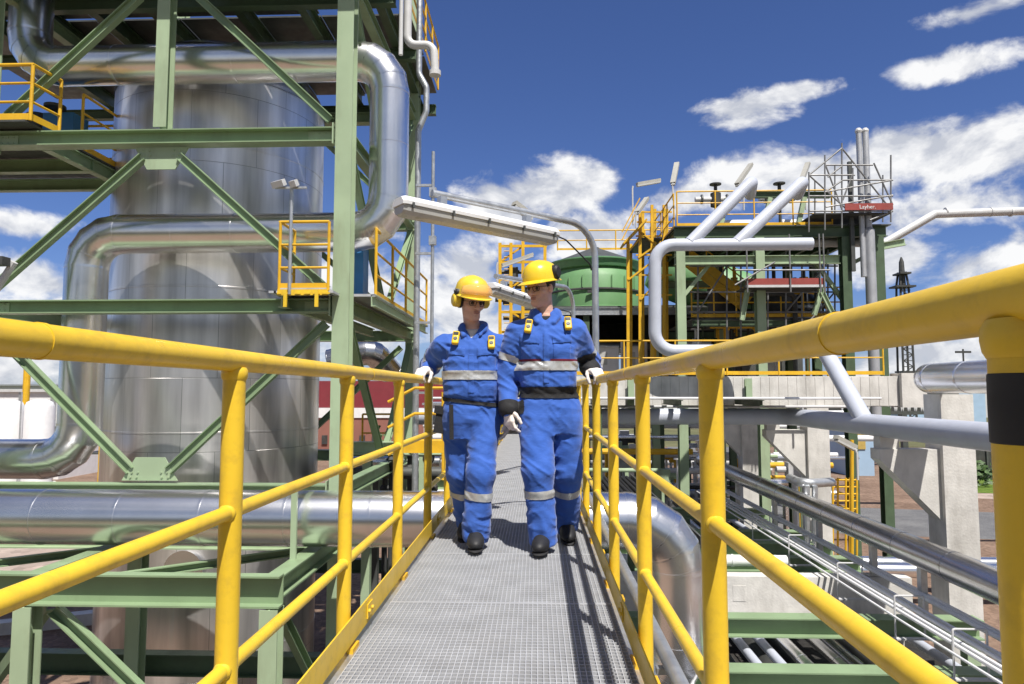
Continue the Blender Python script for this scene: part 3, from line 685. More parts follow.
# valves & drums on the deck
for i, (px, lab) in enumerate(((716, 'small valve manifold on the bridge deck left of the first riser'), (780, 'small dark valve on the bridge deck between the risers'))):
    c = at(px, 208, 23.2); o = thing('valve', lab, 'valve', (c.x, c.y, zd + .06), 'valves on the bridge deck')
    MB().tube([(c.x - .7, c.y, zd + 1.3), (c.x + .5, c.y, zd + 1.3)], .09, 12).build('pipe', WPIPE, o)
    MB().lathe([(.05, zd + .06), (.05, zd + 1.0), (.18, zd + 1.05), (.18, zd + 1.5), (.06, zd + 1.55), (.06, zd + 1.8), (.2, zd + 1.8), (.2, zd + 1.84), (0, zd + 1.84)], (c.x, c.y, 0), 14).build('body', DARK, o)
    for dx in (-.5, .35): MB().tube([(c.x + dx, c.y, zd + 1.3), (c.x + dx + .05, c.y, zd + 1.3)], .17, 12).build('flange', DARKS, o)
for px, lab in ((735, 'white drum lying on the bridge deck behind the first riser'), (797, 'white drum lying on the bridge deck behind the second riser')):
    c = at(px, 219, 24); o = MB().tube([(c.x - .6, 24, zd + .5), (c.x - .55, 24, zd + .5), (c.x + .55, 24, zd + .5), (c.x + .6, 24, zd + .5)], [.2, .27, .27, .2], 18).bb(c.x - .4, c.x - .3, 23.85, 24.15, zd + .062, zd + .3).bb(c.x + .3, c.x + .4, 23.85, 24.15, zd + .062, zd + .3)
    tag(o.build('drum', WHITE), lab, 'drum')
# stacks
STK = mat('dull_stack_metal', (.50, .51, .53), .5, .5, var=.08)
st = thing('vent_stack', 'tall twin silver stack pipes rising through the scaffold on the right', 'stack', (10.8, 22, 5))
sx_ = at(866, 250, 21.6).x
MB().tube([(sx_ - .09, 21.6, 9.6), (sx_ - .09, 21.6, at(866, 132, 21.6).z)], .085, 18).build('stack_pipe', STK, st)
MB().tube([(sx_ + .12, 21.6, 5.2), (sx_ + .12, 21.6, zd - .2), (sx_ + .12, 21.6, zd - .1), (sx_ + .12, 21.6, at(866, 130, 21.6).z)], [.16, .16, .095, .095], 18).build('stack_pipe', STK, st)
for dx in (-.09, .12): MB().ball((sx_ + dx, 21.6, at(866, 131, 21.6).z), .11, 12).build('cap', WPIPE, st)
MB().bb(sx_ - .4, sx_ - .28, 21.7, 21.8, 9.8, at(866, 160, 21.6).z).build('cable_ladder', DARKS, st)
# elevated white pipe to the right
P = [at(806, 243, 22.6), at(885, 243, 22.6), at(935, 214, 22.6), at(1024, 211, 22.6), at(1300, 206, 22.6)]
mb = MB().tube(P, .135, 20)
for px in (945, 990, 1010): c = at(px, 212, 22.6); mb.tube([c, c + V((.05, 0, 0))], .15, 20)
tag(mb.build('elevated_pipe', WPIPE), 'off white pipe rising from the bridge and running level to the right against the sky', 'pipe')
# scaffold
sc_ = thing('scaffold', 'tube scaffold with red toe boards around the stacks on the bridge', 'scaffold', (10.5, 22, zd))
def T(p0, p1, Y0=21.3, Y1=None, r=.026): return MB().tube([at(*p0, Y0), at(*p1, Y1 or Y0)], r, 8).build('scaffold_tube', SCAF, sc_)
zr = lambda py: py
for px, top, bot in ((809, 172, 232), (825, 155, 230), (842, 143, 228), (891, 155, 222), (853, 168, 205)): T((px, top), (px, bot))
for a, b in (((809, 175), (842, 148)), ((842, 148), (893, 212)), ((825, 165), (873, 165)), ((809, 175), (855, 175)), ((842, 180), (893, 180)), ((845, 196), (893, 196)), ((809, 175), (850, 212)),
             ((825, 192), (893, 180)), ((825, 192), (843, 180)), ((826, 207), (893, 195)), ((825, 163), (842, 209)), ((853, 173), (843, 200)), ((874, 163), (893, 205)), ((828, 177), (842, 166)), ((809, 196), (845, 196)), ((893, 211), (870, 220)), ((810, 211), (893, 211))): T(a, b)
for px, top, bot in ((815, 180, 226), (835, 165, 226), (862, 170, 222), (883, 175, 222)): T((px, top), (px, bot), 23)
a, b = at(845, 207, 21.2), at(893, 207, 21.2)
MB().bb(a.x, b.x, 21.18, 21.22, a.z - .1, a.z + .11).build('red_toe_board', REDB, sc_)
tc = bpy.data.curves.new('lettering', 'FONT'); tc.body = 'Layher.'; tc.size = .17; tc.extrude = .002; tc.align_x = 'CENTER'
to = bpy.data.objects.new('tmp', tc); COL.objects.link(to)
dg = bpy.context.evaluated_depsgraph_get(); tm = bpy.data.meshes.new_from_object(to.evaluated_get(dg)); bpy.data.objects.remove(to)
tm.transform(Matrix.Translation(V(((a.x + b.x) / 2 - sc_.location.x - .05, 21.172 - sc_.location.y, a.z - .06 - sc_.location.z))) @ Matrix.Rotation(R(90), 4, 'X'))
tm.materials.clear(); tm.materials.append(WHITE); lo = bpy.data.objects.new('lettering', tm); COL.objects.link(lo); lo.parent = sc_
MB().bb(a.x - .9, b.x, 21.3, 23, a.z - .19, a.z - .15).build('scaffold_planks', DARK, sc_)
# lower red walkway
a, b = at(746, 283, 21.2), at(824, 283, 21.2)
rw = thing('scaffold_walkway', 'hanging scaffold walkway with a long red board under the pipe bridge', 'scaffold', (8, 21.5, a.z))
MB().bb(a.x, b.x, 21.18, 21.22, a.z - .06, a.z + .14).build('red_toe_board', REDB, rw)
MB().bb(a.x, b.x, 21.175, 21.225, a.z - .14, a.z - .064).build('plank_edge', WPIPE, rw)
MB().bb(a.x, b.x, 21.23, 22.2, a.z - .14, a.z - .10).build('planks', DARK, rw)
for px in (747, 790, 820, 824): x = at(px, 283, 21.2).x; MB().tube([(x, 21.15, a.z - .3), (x, 21.15, zd - .4)], .026, 8).build('scaffold_tube', SCAF, rw)
MB().tube([at(735, 270, 21.1), at(830, 270, 21.1)], .026, 8).build('scaffold_tube', SCAF, rw)
MB().tube([at(735, 285, 21.1), at(775, 262, 21.1)], .026, 8).build('scaffold_tube', SCAF, rw)
for p0, p1 in (((820, 288), (832, 312)), ((822, 288), (814, 315)), ((748, 288), (742, 320))): MB().ibeam(at(*p0, 21.6), at(*p1, 21.6), .14, .12).build('strut', GRN, rw)

# lamps of the structure: tilted fluorescent fixtures on poles
def pole_lamp(p_base, p_top, f0, f1, Y, lab, dY=.25):
    b = at(*p_base, Y); t = at(*p_top, Y)
    o = thing('fluorescent_lamp', lab, 'lamp', b, 'fluorescent lamps on the distant platforms')
    MB().tube([b, V((b.x, b.y, t.z - .1)), t], .03, 8).build('pole', WPIPE, o)
    a, c = at(*f0, Y), at(*f1, Y + dY)
    MB().bar(a, c, .17, .09).build('housing', LAMPG, o)
    MB().bar(a - V((0, .02, .075)), c - V((0, .02, .075)), .13, .06).build('diffuser', LENS, o)
    return o
pole_lamp((633, 225), (633, 186), (637, 184), (660, 180), 24, 'white fluorescent lamp on a bent pole above the green tank')
pole_lamp((673, 200), (673, 182), (673, 183), (677, 163), 22.5, 'upright grey fluorescent lamp at the left end of the bridge railing', .6)
pole_lamp((744, 210), (738, 184), (737, 184), (751, 164), 23, 'tilted grey fluorescent lamp behind the first slanting riser', .6)
pole_lamp((806, 210), (801, 182), (801, 182), (808, 163), 23, 'tilted grey fluorescent lamp behind the second slanting riser', .6)
pole_lamp((636, 228), (636, 212), (637, 212), (647, 198), 23, 'short tilted fluorescent lamp beside the yellow stair tower', .6)
pole_lamp((527, 222), (527, 214), (514, 203), (531, 216), 14, 'small tilted fluorescent lamp above the second arching arm')
pole_lamp((497, 282), (498, 262), (502, 265), (533, 254), 24, 'fluorescent lamp on a hooked pole in front of the yellow access tower')
pole_lamp((858, 480), (855, 449), (836, 437), (855, 447), 17, 'white fluorescent lamp on a bent pole above the yellow ladder cage')

# yellow stair tower (left end of bridge)
stt = thing('stair_tower', 'yellow steel stair tower between the green tank and the pipe bridge', 'stairs', at(648, 300, 24))
def SB(a, b, w=.1, h=.1, nm='post', Y=24, Y2=None): return MB().bar(at(*a, Y), at(*b, Y2 or Y), w, h, V((0, 1, 0))).build(nm, YEL2, stt)
for px, t, b in ((640, 207, 400), (652, 205, 400), (664, 205, 400), (628, 240, 400)):
    SB((px, t), (px, b)); SB((px + 3, t + 4), (px + 3, b), Y=26.5)
for a, b in (((628, 252), (645, 233)), ((638, 258), (664, 240)), ((628, 280), (652, 262)), ((640, 300), (664, 276)), ((664, 250), (640, 232))): SB(a, b, .06, .16, 'stringer')
for y in (212, 222, 236, 255, 275, 295): SB((636, y), (672, y), .05, .06, 'rail'); 
MB().bar(at(622, 246, 24), at(645, 222, 24), .9, .06).build('flight', YEL2, stt)
for a, b in (((622, 240), (640, 205)), ((622, 232), (640, 198))): SB(a, b, .04, .04, 'rail', 23.7)
MB().bb(at(638, 238, 24).x, at(668, 238, 24).x, 24, 26.5, at(640, 238, 24).z - .04, at(640, 238, 24).z + .02).build('landing', DARKS, stt)
lv = thing('mezzanine', 'dark grating mezzanine with yellow rails inside the green pipe bridge', 'platform', at(770, 310, 24))
zq = at(770, 318, 23.5).z; xq0, xq1 = at(690, 318, 23.5).x, at(845, 318, 23.5).x
MB().bb(xq0, xq1, 23.2, 27.2, zq - .1, zq - .04).build('floor', DARKS, lv); MB().ibeam((xq0, 23.2, zq - .22), (xq1, 23.2, zq - .22), .2, .1).build('beam', GRD, lv)
for h in (.5, 1.0): MB().tube([(xq0, 23.2, zq + h), (xq1, 23.2, zq + h)], .024, 8).build('rail', YEL2, lv)
for i in range(8): x = xq0 + (xq1 - xq0) * i / 7; MB().tube([(x, 23.2, zq), (x, 23.2, zq + 1.0)], .024, 8).build('post', YEL2, lv)
MB().bb(xq0, xq1, 23.19, 23.2, zq, zq + .12).build('toe_board', YEL2, lv)
for i, (px, py, w_, h_, lab) in enumerate(((775, 300, 1.3, 1.3, 'dark pump block on the mezzanine behind the pale green post'), (805, 303, .9, 1.0, 'dark motor block on the mezzanine near its right end'), (722, 305, 1.0, 1.6, 'dark cylinder on the mezzanine under the yellow stair'))):
    c = at(px, 318, 25); o = MB().lathe([(0, zq), (w_ / 2, zq), (w_ / 2, zq + h_ * .8), (w_ * .3, zq + h_), (0, zq + h_)], (c.x, 25, 0), 18).tube([(c.x - w_, 25, zq + h_ * .6), (c.x + w_, 25, zq + h_ * .6)], .12, 10).tube([(c.x, 25, zq + h_), (c.x, 25, zq + h_ + .9)], .07, 8)
    tag(o.build('pump', DARK), lab, 'pump')
s3 = thing('scaffold', 'grey tube scaffold standing in the shaded middle of the green pipe bridge', 'scaffold', at(770, 300, 22.8))
for px, t_, b_ in ((698, 258, 345), (727, 250, 345), (741, 262, 345), (768, 256, 345), (786, 250, 345), (802, 258, 345), (828, 250, 345), (835, 262, 345)): MB().tube([at(px, t_, 22.8), at(px, b_, 22.8)], .03, 8).build('scaffold_tube', SCAF, s3)
for y in (266, 292, 312): MB().tube([at(690, y, 22.75), at(838, y, 22.75)], .028, 8).build('scaffold_tube', SCAF, s3)
for p_, q_ in (((698, 312), (727, 266)), ((741, 292), (768, 258)), ((786, 312), (828, 262)), ((802, 330), (835, 292))): MB().tube([at(*p_, 22.7), at(*q_, 22.7)], .028, 8).build('scaffold_tube', SCAF, s3)
# second inclined stair in the structure
s2 = thing('stair_flight', 'yellow stair flight descending inside the green pipe bridge', 'stairs', at(715, 285, 24))
for a, b in (((686, 262), (745, 308)), ((690, 254), (750, 300))): MB().bar(at(*a, 24), at(*b, 24), .06, .3, V((0, 0, 1))).build('stringer', YEL2, s2)
tr = MB()
for i in range(12):
    c = at(688 + i * 5, 260 + i * 3.9, 24.4); tr.bb(c.x - .12, c.x + .12, 24.05, 24.9, c.z, c.z + .03)
tr.build('treads', YEL2, s2)
for dz in (.5, 1.0): MB().tube([at(686, 262, 24) + V((0, 0, dz)), at(745, 308, 24) + V((0, 0, dz))], .025, 8).build('rail', YEL2, s2)
for i in range(4): c = at(690 + i * 17, 265 + i * 13.2, 24); MB().tube([c, c + V((0, 0, 1))], .022, 8).build('post', YEL2, s2)
# yellow access tower behind the helmet
ay = thing('access_tower', 'yellow steel access tower with ladders left of the green tank', 'tower', at(520, 320, 26))
for px in (500, 511, 523, 545):
    for Y in (26, 28): MB().bar(at(px, 243 if px != 523 else 236, Y), at(px, 420, Y), .12, .12, V((0, 1, 0))).build('post', YEL2, ay)
for y in (246, 262, 279, 296, 312, 332, 352):
    MB().bar(at(499, y, 26), at(547, y, 26), .06, .1).build('beam', YEL2, ay)
for a, b in (((500, 262), (523, 246)), ((500, 296), (523, 279)), ((523, 279), (545, 262)), ((511, 312), (545, 332))): MB().bar(at(*a, 26.2), at(*b, 26.2), .05, .07).build('brace', YEL2, ay)
for i in range(22): c = at(504, 245 + i * 6, 25.8); MB().tube([c, at(509, 245 + i * 6, 25.8)], .018, 6).build('rung', YEL2, ay)
for i, (px, py) in enumerate(((513, 272), (520, 284), (508, 300), (530, 292), (516, 318))): c = at(px, py, 26.6); MB().box(c, (.4, .3, .35)).tube([c + V((-.5, 0, 0)), c + V((.5, 0, 0))], .08, 8).build('fitting', DARKS, ay)

# green tank on platform
tk = thing('green_tank', 'light green round tank with conical roof on a high platform', 'tank', (at(597, 308, 30).x, 31, at(597, 308, 29).z))
tx, tz = tk.location.x, tk.location.z
rt_ = 2.1
zs = at(597, 262, 30).z; zr_ = at(597, 249, 31).z
pr = [(rt_ + .05, tz + .02), (rt_ + .05, tz + .1), (rt_, tz + .12), (rt_, zs - .75), (rt_ - .25, zs - .35), (rt_ - .3, zs - .3)]
MB().lathe(pr, (tx, 31, 0), 48).build('shell', TANKG, tk, sharp=35)
MB().lathe([(rt_ - .3, zs - .34), (rt_ - .12, zs - .3), (rt_ - .04, zs - .05), (rt_ + .02, zs), (rt_ + .02, zs + .05), (rt_ - .1, zs + .08)], (tx, 31, 0), 48).build('top_collar', mat('mid_green_tank_paint', (.13, .30, .14), .5), tk)
MB().lathe([(rt_ - .1, zs + .07), (.25, zr_), (.2, zr_ + .06), (0, zr_ + .06)], (tx, 31, 0), 48).build('conical_roof', DARKS, tk)
MB().lathe([(rt_ + .04, tz + .78), (rt_ + .07, tz + .8), (rt_ + .07, tz + .86), (rt_ + .04, tz + .88)], (tx, 31, 0), 48).build('hoop', DARK, tk)
mb = MB()
for i in range(9): a_ = R(200 + i * 17); mb.bar((tx + math.cos(a_) * (rt_ + .03), 31 + math.sin(a_) * (rt_ + .03), tz + .9), (tx + math.cos(a_) * (rt_ + .03), 31 + math.sin(a_) * (rt_ + .03), zs - .75), .05, .05)
mb.build('rib', TANKG, tk)
MB().bb(tx - .5, tx - .1, 31 - rt_ - .12, 31 - rt_ - .04, tz + .62, tz + .75).build('nameplate_bracket', DARK, tk)
tp = thing('tank_platform', 'dark open steel platform building under the green tank', 'platform', (tx, 31, 0))
MB().bb(tx - 3.3, tx + 5.5, 28.2, 35, tz - .25, tz - .01).build('slab', DARKS, tp)
MB().ibeam((tx - 3.3, 28.1, tz - .25), (tx + 5.5, 28.1, tz - .25), .3, .12).build('edge_beam', GALV, tp)
zb2 = at(600, 343, 28).z
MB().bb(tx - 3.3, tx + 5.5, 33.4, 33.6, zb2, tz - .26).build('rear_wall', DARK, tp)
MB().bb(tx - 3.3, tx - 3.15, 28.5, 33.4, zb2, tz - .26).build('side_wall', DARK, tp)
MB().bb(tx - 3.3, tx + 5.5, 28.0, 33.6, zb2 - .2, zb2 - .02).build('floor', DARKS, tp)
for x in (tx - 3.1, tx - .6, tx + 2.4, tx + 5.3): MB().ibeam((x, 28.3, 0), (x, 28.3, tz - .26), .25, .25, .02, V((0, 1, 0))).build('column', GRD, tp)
railing('railing', 'yellow railing in front of the dark opening below the green tank', [(tx - .3, 27.95, zb2 - 0), (tx + 5.4, 27.95, zb2 - 0)], .06, 0, .03, 1.8, toe=False)
railing('railing', 'yellow railing at roof level behind the green tank with a red white board', [(tx - 1.6, 33.8, at(600, 250, 33.8).z), (tx + 4.2, 33.8, at(600, 250, 33.8).z)], 1.0, 1, .035, 1.3)
# second, lower green vessel inside the structure
o = thing('green_vessel', 'large light green inclined hopper inside the pipe bridge', 'vessel', at(705, 295, 29))
c0, c1 = at(665, 270, 29), at(755, 305, 29)
MB().tube([c0 + V((-.5, 0, .2)), c0, c1, c1 + V((.4, 0, -.2))], [.9, 1.15, 1.15, .9], 28).build('shell', TANKG, o)
MB().bb(c0.x, c1.x, 28.3, 29.7, c1.z - 1.5, c1.z - 1.2).build('cradle', GRD, o)
# dark equipment block inside the structure
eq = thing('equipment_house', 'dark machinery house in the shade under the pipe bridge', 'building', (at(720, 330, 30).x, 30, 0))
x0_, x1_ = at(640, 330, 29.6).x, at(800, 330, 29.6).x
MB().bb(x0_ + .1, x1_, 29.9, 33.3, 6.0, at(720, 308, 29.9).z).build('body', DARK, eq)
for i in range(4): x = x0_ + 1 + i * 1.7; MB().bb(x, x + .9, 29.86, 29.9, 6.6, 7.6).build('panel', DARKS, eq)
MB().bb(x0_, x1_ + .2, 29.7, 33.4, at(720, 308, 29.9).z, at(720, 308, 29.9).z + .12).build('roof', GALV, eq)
# clutter of pipes, valves and fittings under the bridge (each a small thing of its own)
rnd = random.Random(3)
mats_ = [YEL2, DARK, GALV, GRD, DARKS, WPIPE, YEL2]
for i in range(46):
    px = rnd.uniform(690, 838); py = rnd.uniform(290, 352); Y = rnd.uniform(23, 27.5); c = at(px, py, Y); r = rnd.uniform(.05, .13)
    mb = MB()
    if i % 3 == 0: mb.tube([c - V((0, 0, 1.6)), c + V((0, 0, 1.0))], r * .7, 10).tube([c, c + V((0, 0, .06))], r * 1.6, 12).tube([c + V((0, 0, .5)), c + V((0, 0, .56))], r * 1.6, 12); nm = 'standpipe'
    elif i % 3 == 1: mb.tube(path([c - V((1.2, 0, 0)), c + V((.4, 0, 0)), c + V((.4, 0, -1.2))], .2, 5), r * .7, 10).tube([c - V((.6, 0, 0)), c - V((.54, 0, 0))], r * 1.5, 12); nm = 'bent_pipe'
    else: mb.ball(c, r * 1.7, 10).tube([c - V((.5, 0, 0)), c + V((.5, 0, 0))], r, 10).tube([c, c + V((0, 0, .5))], r * .4, 8).tube([c + V((0, 0, .5)), c + V((0, 0, .54))], r * 1.5, 12); nm = 'gate_valve'
    tag(mb.build(nm, mats_[i % 7]), 'small pipe fitting in the shaded tangle under the green pipe bridge', 'fitting', 'fittings in the tangle under the pipe bridge')
# small pale plant beneath the tank, right of the worker
for px, lab, w in ((608, 'pale grey cabinet left of the gap below the tank platform', 22), (634, 'pale grey cabinet behind the lower tank railing, right one', 18)):
    a, b = at(px - w / 2, 347, 27), at(px + w / 2, 372, 27)
    o = thing('cabinet', lab, 'cabinet', (a.x, 27, b.z)); MB().bb(a.x, b.x, 27, 27.7, 5.2, a.z).build('body', WHITE, o)
    MB().bb(a.x + .1, a.x + .4, 26.985, 26.999, a.z - .7, a.z - .2).build('door_panel', LENS, o); MB().bb(a.x, b.x, 26.9, 27.75, a.z + .002, a.z + .04).build('lid', GALV, o)
    MB().tube([(b.x + .1, 26.8, 5.2), (b.x + .1, 26.8, a.z + .2)], .05, 8).build('pipe', WPIPE, o)

# lower clutter of the far rack, seen under the blue grey pipe
labs = []
for i in range(66):
    px = rnd.uniform(605, 815); py = rnd.uniform(428, 500); Y = rnd.uniform(24, 40); c = at(px, py, Y); r = rnd.uniform(.06, .16)
    mb = MB(); k = i % 3; m = [GALV, WHITE, YEL2, DARK, GRN, WPIPE, SIL][i % 7]
    if k == 0: mb.tube([(c.x, c.y, 0), c], r * .8, 10).tube([c - V((0, 0, .05)), c], r * 1.7, 12); nm = 'standpipe'
    elif k == 1: mb.tube([c - V((rnd.uniform(1, 3), 0, 0)), c + V((rnd.uniform(1, 3), 0, 0))], r, 10).bb(c.x - .06, c.x + .06, c.y - .06, c.y + .06, 0, c.z - r * .9); nm = 'cross_pipe'
    else: mb.bb(c.x - .3, c.x + .3, c.y - .2, c.y + .2, 0, .2).bb(c.x - .05, c.x + .05, c.y - .05, c.y + .05, .2, c.z).box(c, (.5, .4, .5)).tube([c - V((.6, 0, 0)), c + V((.6, 0, 0))], r * .8, 10); nm = 'pump'
    tag(mb.build(nm, m), 'small pipe or pump in the far tangle below the blue grey pipe', 'plant equipment', 'far pipes and pumps below the blue grey pipe')
for i in range(16):    # far steel bents behind
    px = 610 + (i % 8) * 26; Y = 36 + (i // 8) * 9; c = at(px, 425 if i < 8 else 412, Y)
    mb = MB().ibeam((c.x, Y, 0), (c.x, Y, c.z), .22, .2, .02, V((0, 1, 0))).ibeam((c.x - .9, Y, c.z + .1), (c.x + .9, Y, c.z + .1), .2, .16)
    tag(mb.build('pipe_trestle', GRD if i % 2 else GRN), 'thin green pipe trestle far under the concrete cross beam', 'trestle', 'far green pipe trestles')
for i, (Y, z, r, m) in enumerate(((36, 3.6, .16, WHITE), (36, 4.2, .12, WPIPE), (44, 4.6, .2, WHITE), (45, 5.2, .14, SIL), (36.3, 2.6, .2, WPIPE), (40, 2.0, .25, WHITE), (33, 1.2, .2, GALV))):
    ln = ['upper white far pipe on the trestles', 'thin off white far pipe above the white one', 'thick white pipe on the farthest trestles', 'silver pipe on the farthest trestles', 'thick off white pipe low on the trestles', 'white pipe near the ground far behind the rack', 'grey pipe just above the ground behind the rack'][i]
    tag(MB().tube([(-6, Y, z), (20 if i < 4 else 14, Y, z)], r, 14).build('far_pipe', m), ln, 'pipe')

# yellow ladder cage
lc = thing('ladder_cage', 'yellow caged ladder platform beside the gravel on the right', 'ladder', at(845, 510, 19))
for px in (833, 838, 846, 850, 857): MB().tube([at(px, 478, 19), at(px, 640, 19)], .03, 8).build('post', YEL2, lc)
for y in (480, 487, 494, 501, 509, 518): MB().tube([at(832, y, 19), at(858, y, 19)], .022, 8).build('rail', YEL2, lc)
for y in (484, 498, 512): MB().tube([at(857, y, 19), at(857, y, 19) + V((0, 1.2, 0))], .022, 8).build('rail', YEL2, lc)
for px in (826, 852): MB().tube([at(px, 440, 18.5), at(px, 560, 18.5)], .05, 10).build('pole', YEL2, lc)
o = thing('pipe_stub', 'grey pipe crossing on twin legs in front of the yellow ladder cage', 'pipe', at(810, 480, 17))
MB().tube(path([at(790, 478, 17.6), at(803, 484, 16.6), at(832, 482, 17.2)], .2), .11, 14).build('pipe', GALV, o)
for px in (807, 815): MB().tube([at(px, 486, 16.7), at(px, 600, 16.7)], .07, 10).build('leg', GALV, o)

# dark cable tray beside the catwalk
ct = thing('cable_tray', 'dark broad cable tray running beside the catwalk behind the silver elbow', 'cable tray', (1.75, 13, 3.9))
MB().bb(1.25, 2.25, 9.7, 16.9, 3.86, 3.9).bb(1.22, 1.249, 9.7, 16.9, 3.86, 4.02).bb(2.251, 2.28, 9.7, 16.9, 3.86, 4.02).build('tray', DARKS, ct)
for i in range(9): x = 1.32 + i * .105; MB().tube([(x, 9.75, 3.94), (x + .02 * (i % 3), 13, 3.945), (x, 16.85, 3.94)], .03 + .006 * (i % 3), 8).build('cable', BLACK, ct)
for y in (10.5, 13.2, 16.4): MB().bb(1.2, 2.3, y - .06, y + .06, 3.76, 3.858).bb(1.7, 1.82, y - .06, y + .06, 0, 3.76).build('support', GRD, ct)
# added unseen hall behind the camera: cuts sky fill, darkens the cladding reflections
ph = thing('hall', 'added unseen dark hall block behind the camera, cutting sky fill and darkening pipe reflections', 'building', (-2, -18, 0))
MB().bb(-34, 30, -40, -26, 0, 8).build('wall', mat('dark_blocker_cladding', (.10, .12, .10), .6, var=.1, vscale=.5), ph)
MB().bb(-34.3, 30.3, -40.3, -25.7, 8.003, 8.3).build('roof', GALV, ph)
for i in range(9):
    x = -31 + i * 7; MB().bb(x, x + 3.4, -25.99, -25.9, 3, 6.2).build('window', DARK, ph)
    MB().bb(x + 4.8, x + 5.1, -25.99, -25.8, 0, 7.9).build('pilaster', GRD, ph)
# ================================================================== FAR BACKGROUND
# left: white tanks and hall
for px, lab in ((4, 'white storage tank at the left picture edge above the pipe'), (38, 'white storage tank right of the thin yellow pole')):
    a = at(px, 440, 40); r = 1.45 if px == 4 else .8; h = at(px, 402, 40).z
    r = .95 if px == 4 else .78
    o = thing('storage_tank', lab, 'tank', (a.x, 40, 0), 'white tanks on the left')
    MB().lathe([(r, .6), (r, h - .3), (r * .85, h), (r * .4, h + .15), (0, h + .18)], (a.x, 40, 0), 32).build('shell', WHITE, o, sharp=50)
    MB().lathe([(r + .2, 0), (r + .2, .6), (0, .6)], (a.x, 40, 0), 24).build('plinth', CONC, o)
    MB().tube([(a.x - r - .06, 39.6, .6), (a.x - r - .06, 39.6, h + .6)], .05, 6).build('standpipe', GALV, o)
hl = thing('hall', 'white low hall behind the tanks on the left', 'building', at(0, 430, 46))
a, b = at(-40, 392, 46), at(62, 392, 46)
MB().bb(a.x, b.x, 46, 54, 0, a.z).build('wall', WHITE, hl)
MB().bb(a.x - .2, b.x + .2, 45.8, 54.2, a.z + .003, a.z + .15).build('roof_edge', WPIPE, hl)
for px in (-20, 21, 53): x = at(px, 400, 45.9).x; MB().bb(x - .2, x + .2, 45.9, 45.99, .2, a.z).build('downpipe', GALV, hl)
for px in (18, 51): x = at(px, 430, 45.9).x; MB().bb(x - .35, x + .35, 45.93, 45.99, 2.2, 3.6).build('window', DARK, hl)
yp = thing('pole', 'thin yellow pole above the white tanks on the left', 'pole', at(24, 430, 42))
MB().tube([(yp.location.x, 42, 0), (yp.location.x, 42, at(24, 345, 42).z)], .2, 12).build('mast', YEL2, yp)
# refinery columns between the vertical pipe and the vessel
fx = thing('column_tower', 'white process tower with yellow landings seen between pipe and vessel', 'tower', at(111, 430, 36))
MB().tube([at(112, 470, 36), at(112, 375, 36)], .5, 20).build('shell', WHITE, fx)
for y in (383, 400, 417, 435, 452): c = at(112, y, 36); MB().bb(c.x - .9, c.x + .9, 35.1, 36.9, c.z - .05, c.z + .05).build('landing', DARKS, fx); MB().tube([(c.x - .9, 35.1, c.z + .9), (c.x + .9, 35.1, c.z + .9)], .04, 6).build('rail', YEL2, fx)
fy = thing('frame_tower', 'thin yellow framed tower peeking between the silver pipe and vessel', 'tower', at(109, 300, 22))
for dx in (0, .35): c = at(106, 300, 22); MB().tube([(c.x + dx, 22, 0), (c.x + dx, 22, at(106, 265, 22).z)], .035, 8).build('post', YEL2, fy)
for y in range(268, 330, 9): c = at(106, y, 22); MB().tube([(c.x - .2, 22, c.z), (c.x + .6, 22, c.z)], .03, 8).build('rung', YEL2, fy)
# lamp/camera arm far left
cm = thing('security_camera', 'white camera on a slanting arm at the left picture edge', 'camera', at(5, 262, 9.3))
MB().tube([at(-30, 330, 9.3), at(14, 262, 9.3)], .05, 10).build('arm', WPIPE, cm); c = at(4, 263, 9.2)
MB().bb(c.x - .12, c.x + .05, 9.1, 9.25, c.z - .04, c.z + .08).build('body', DARK, cm)
# red hall
rh = thing('hall', 'dark red long hall with white band behind the left railing', 'building', at(400, 420, 62))
a, b = at(300, 381, 62), at(470, 408, 62)
MB().bb(a.x, b.x, 62, 75, b.z + .02, a.z).build('wall', RED, rh)
MB().bb(a.x, b.x, 61.9, 75, b.z - .9, b.z + .0).build('white_band', WHITE, rh)
MB().bb(a.x, b.x, 62, 75, 0, b.z - .91).build('lower_wall', mat('brick_red_lower_wall', (.28, .12, .09), .8, var=.1, vscale=.6), rh)
for i in range(14): x = a.x + 1 + i * 1.15; MB().bb(x, x + .5, 61.88, 61.97, 1.2, 2.0).build('window', DARK, rh)
wh = thing('shed', 'white shed in front of the red hall beside the left worker', 'building', at(432, 430, 40))
a, b = at(424, 405, 40), at(452, 432, 40); MB().bb(a.x, b.x, 40, 44, 0, a.z).build('wall', WHITE, wh); MB().bb(a.x - .1, b.x + .1, 39.9, 44.1, a.z + .002, a.z + .12).build('roof', GALV, wh)
# grey elbow duct behind main column
o = clad_pipe(MB(), [at(330, 362, 24), at(372, 350, 24), at(390, 372, 25)], .45, .5, 4, 28); tag(o.build('duct', SILD, None, sharp=13), 'dull grey duct bend just right of the tower main column', 'duct')
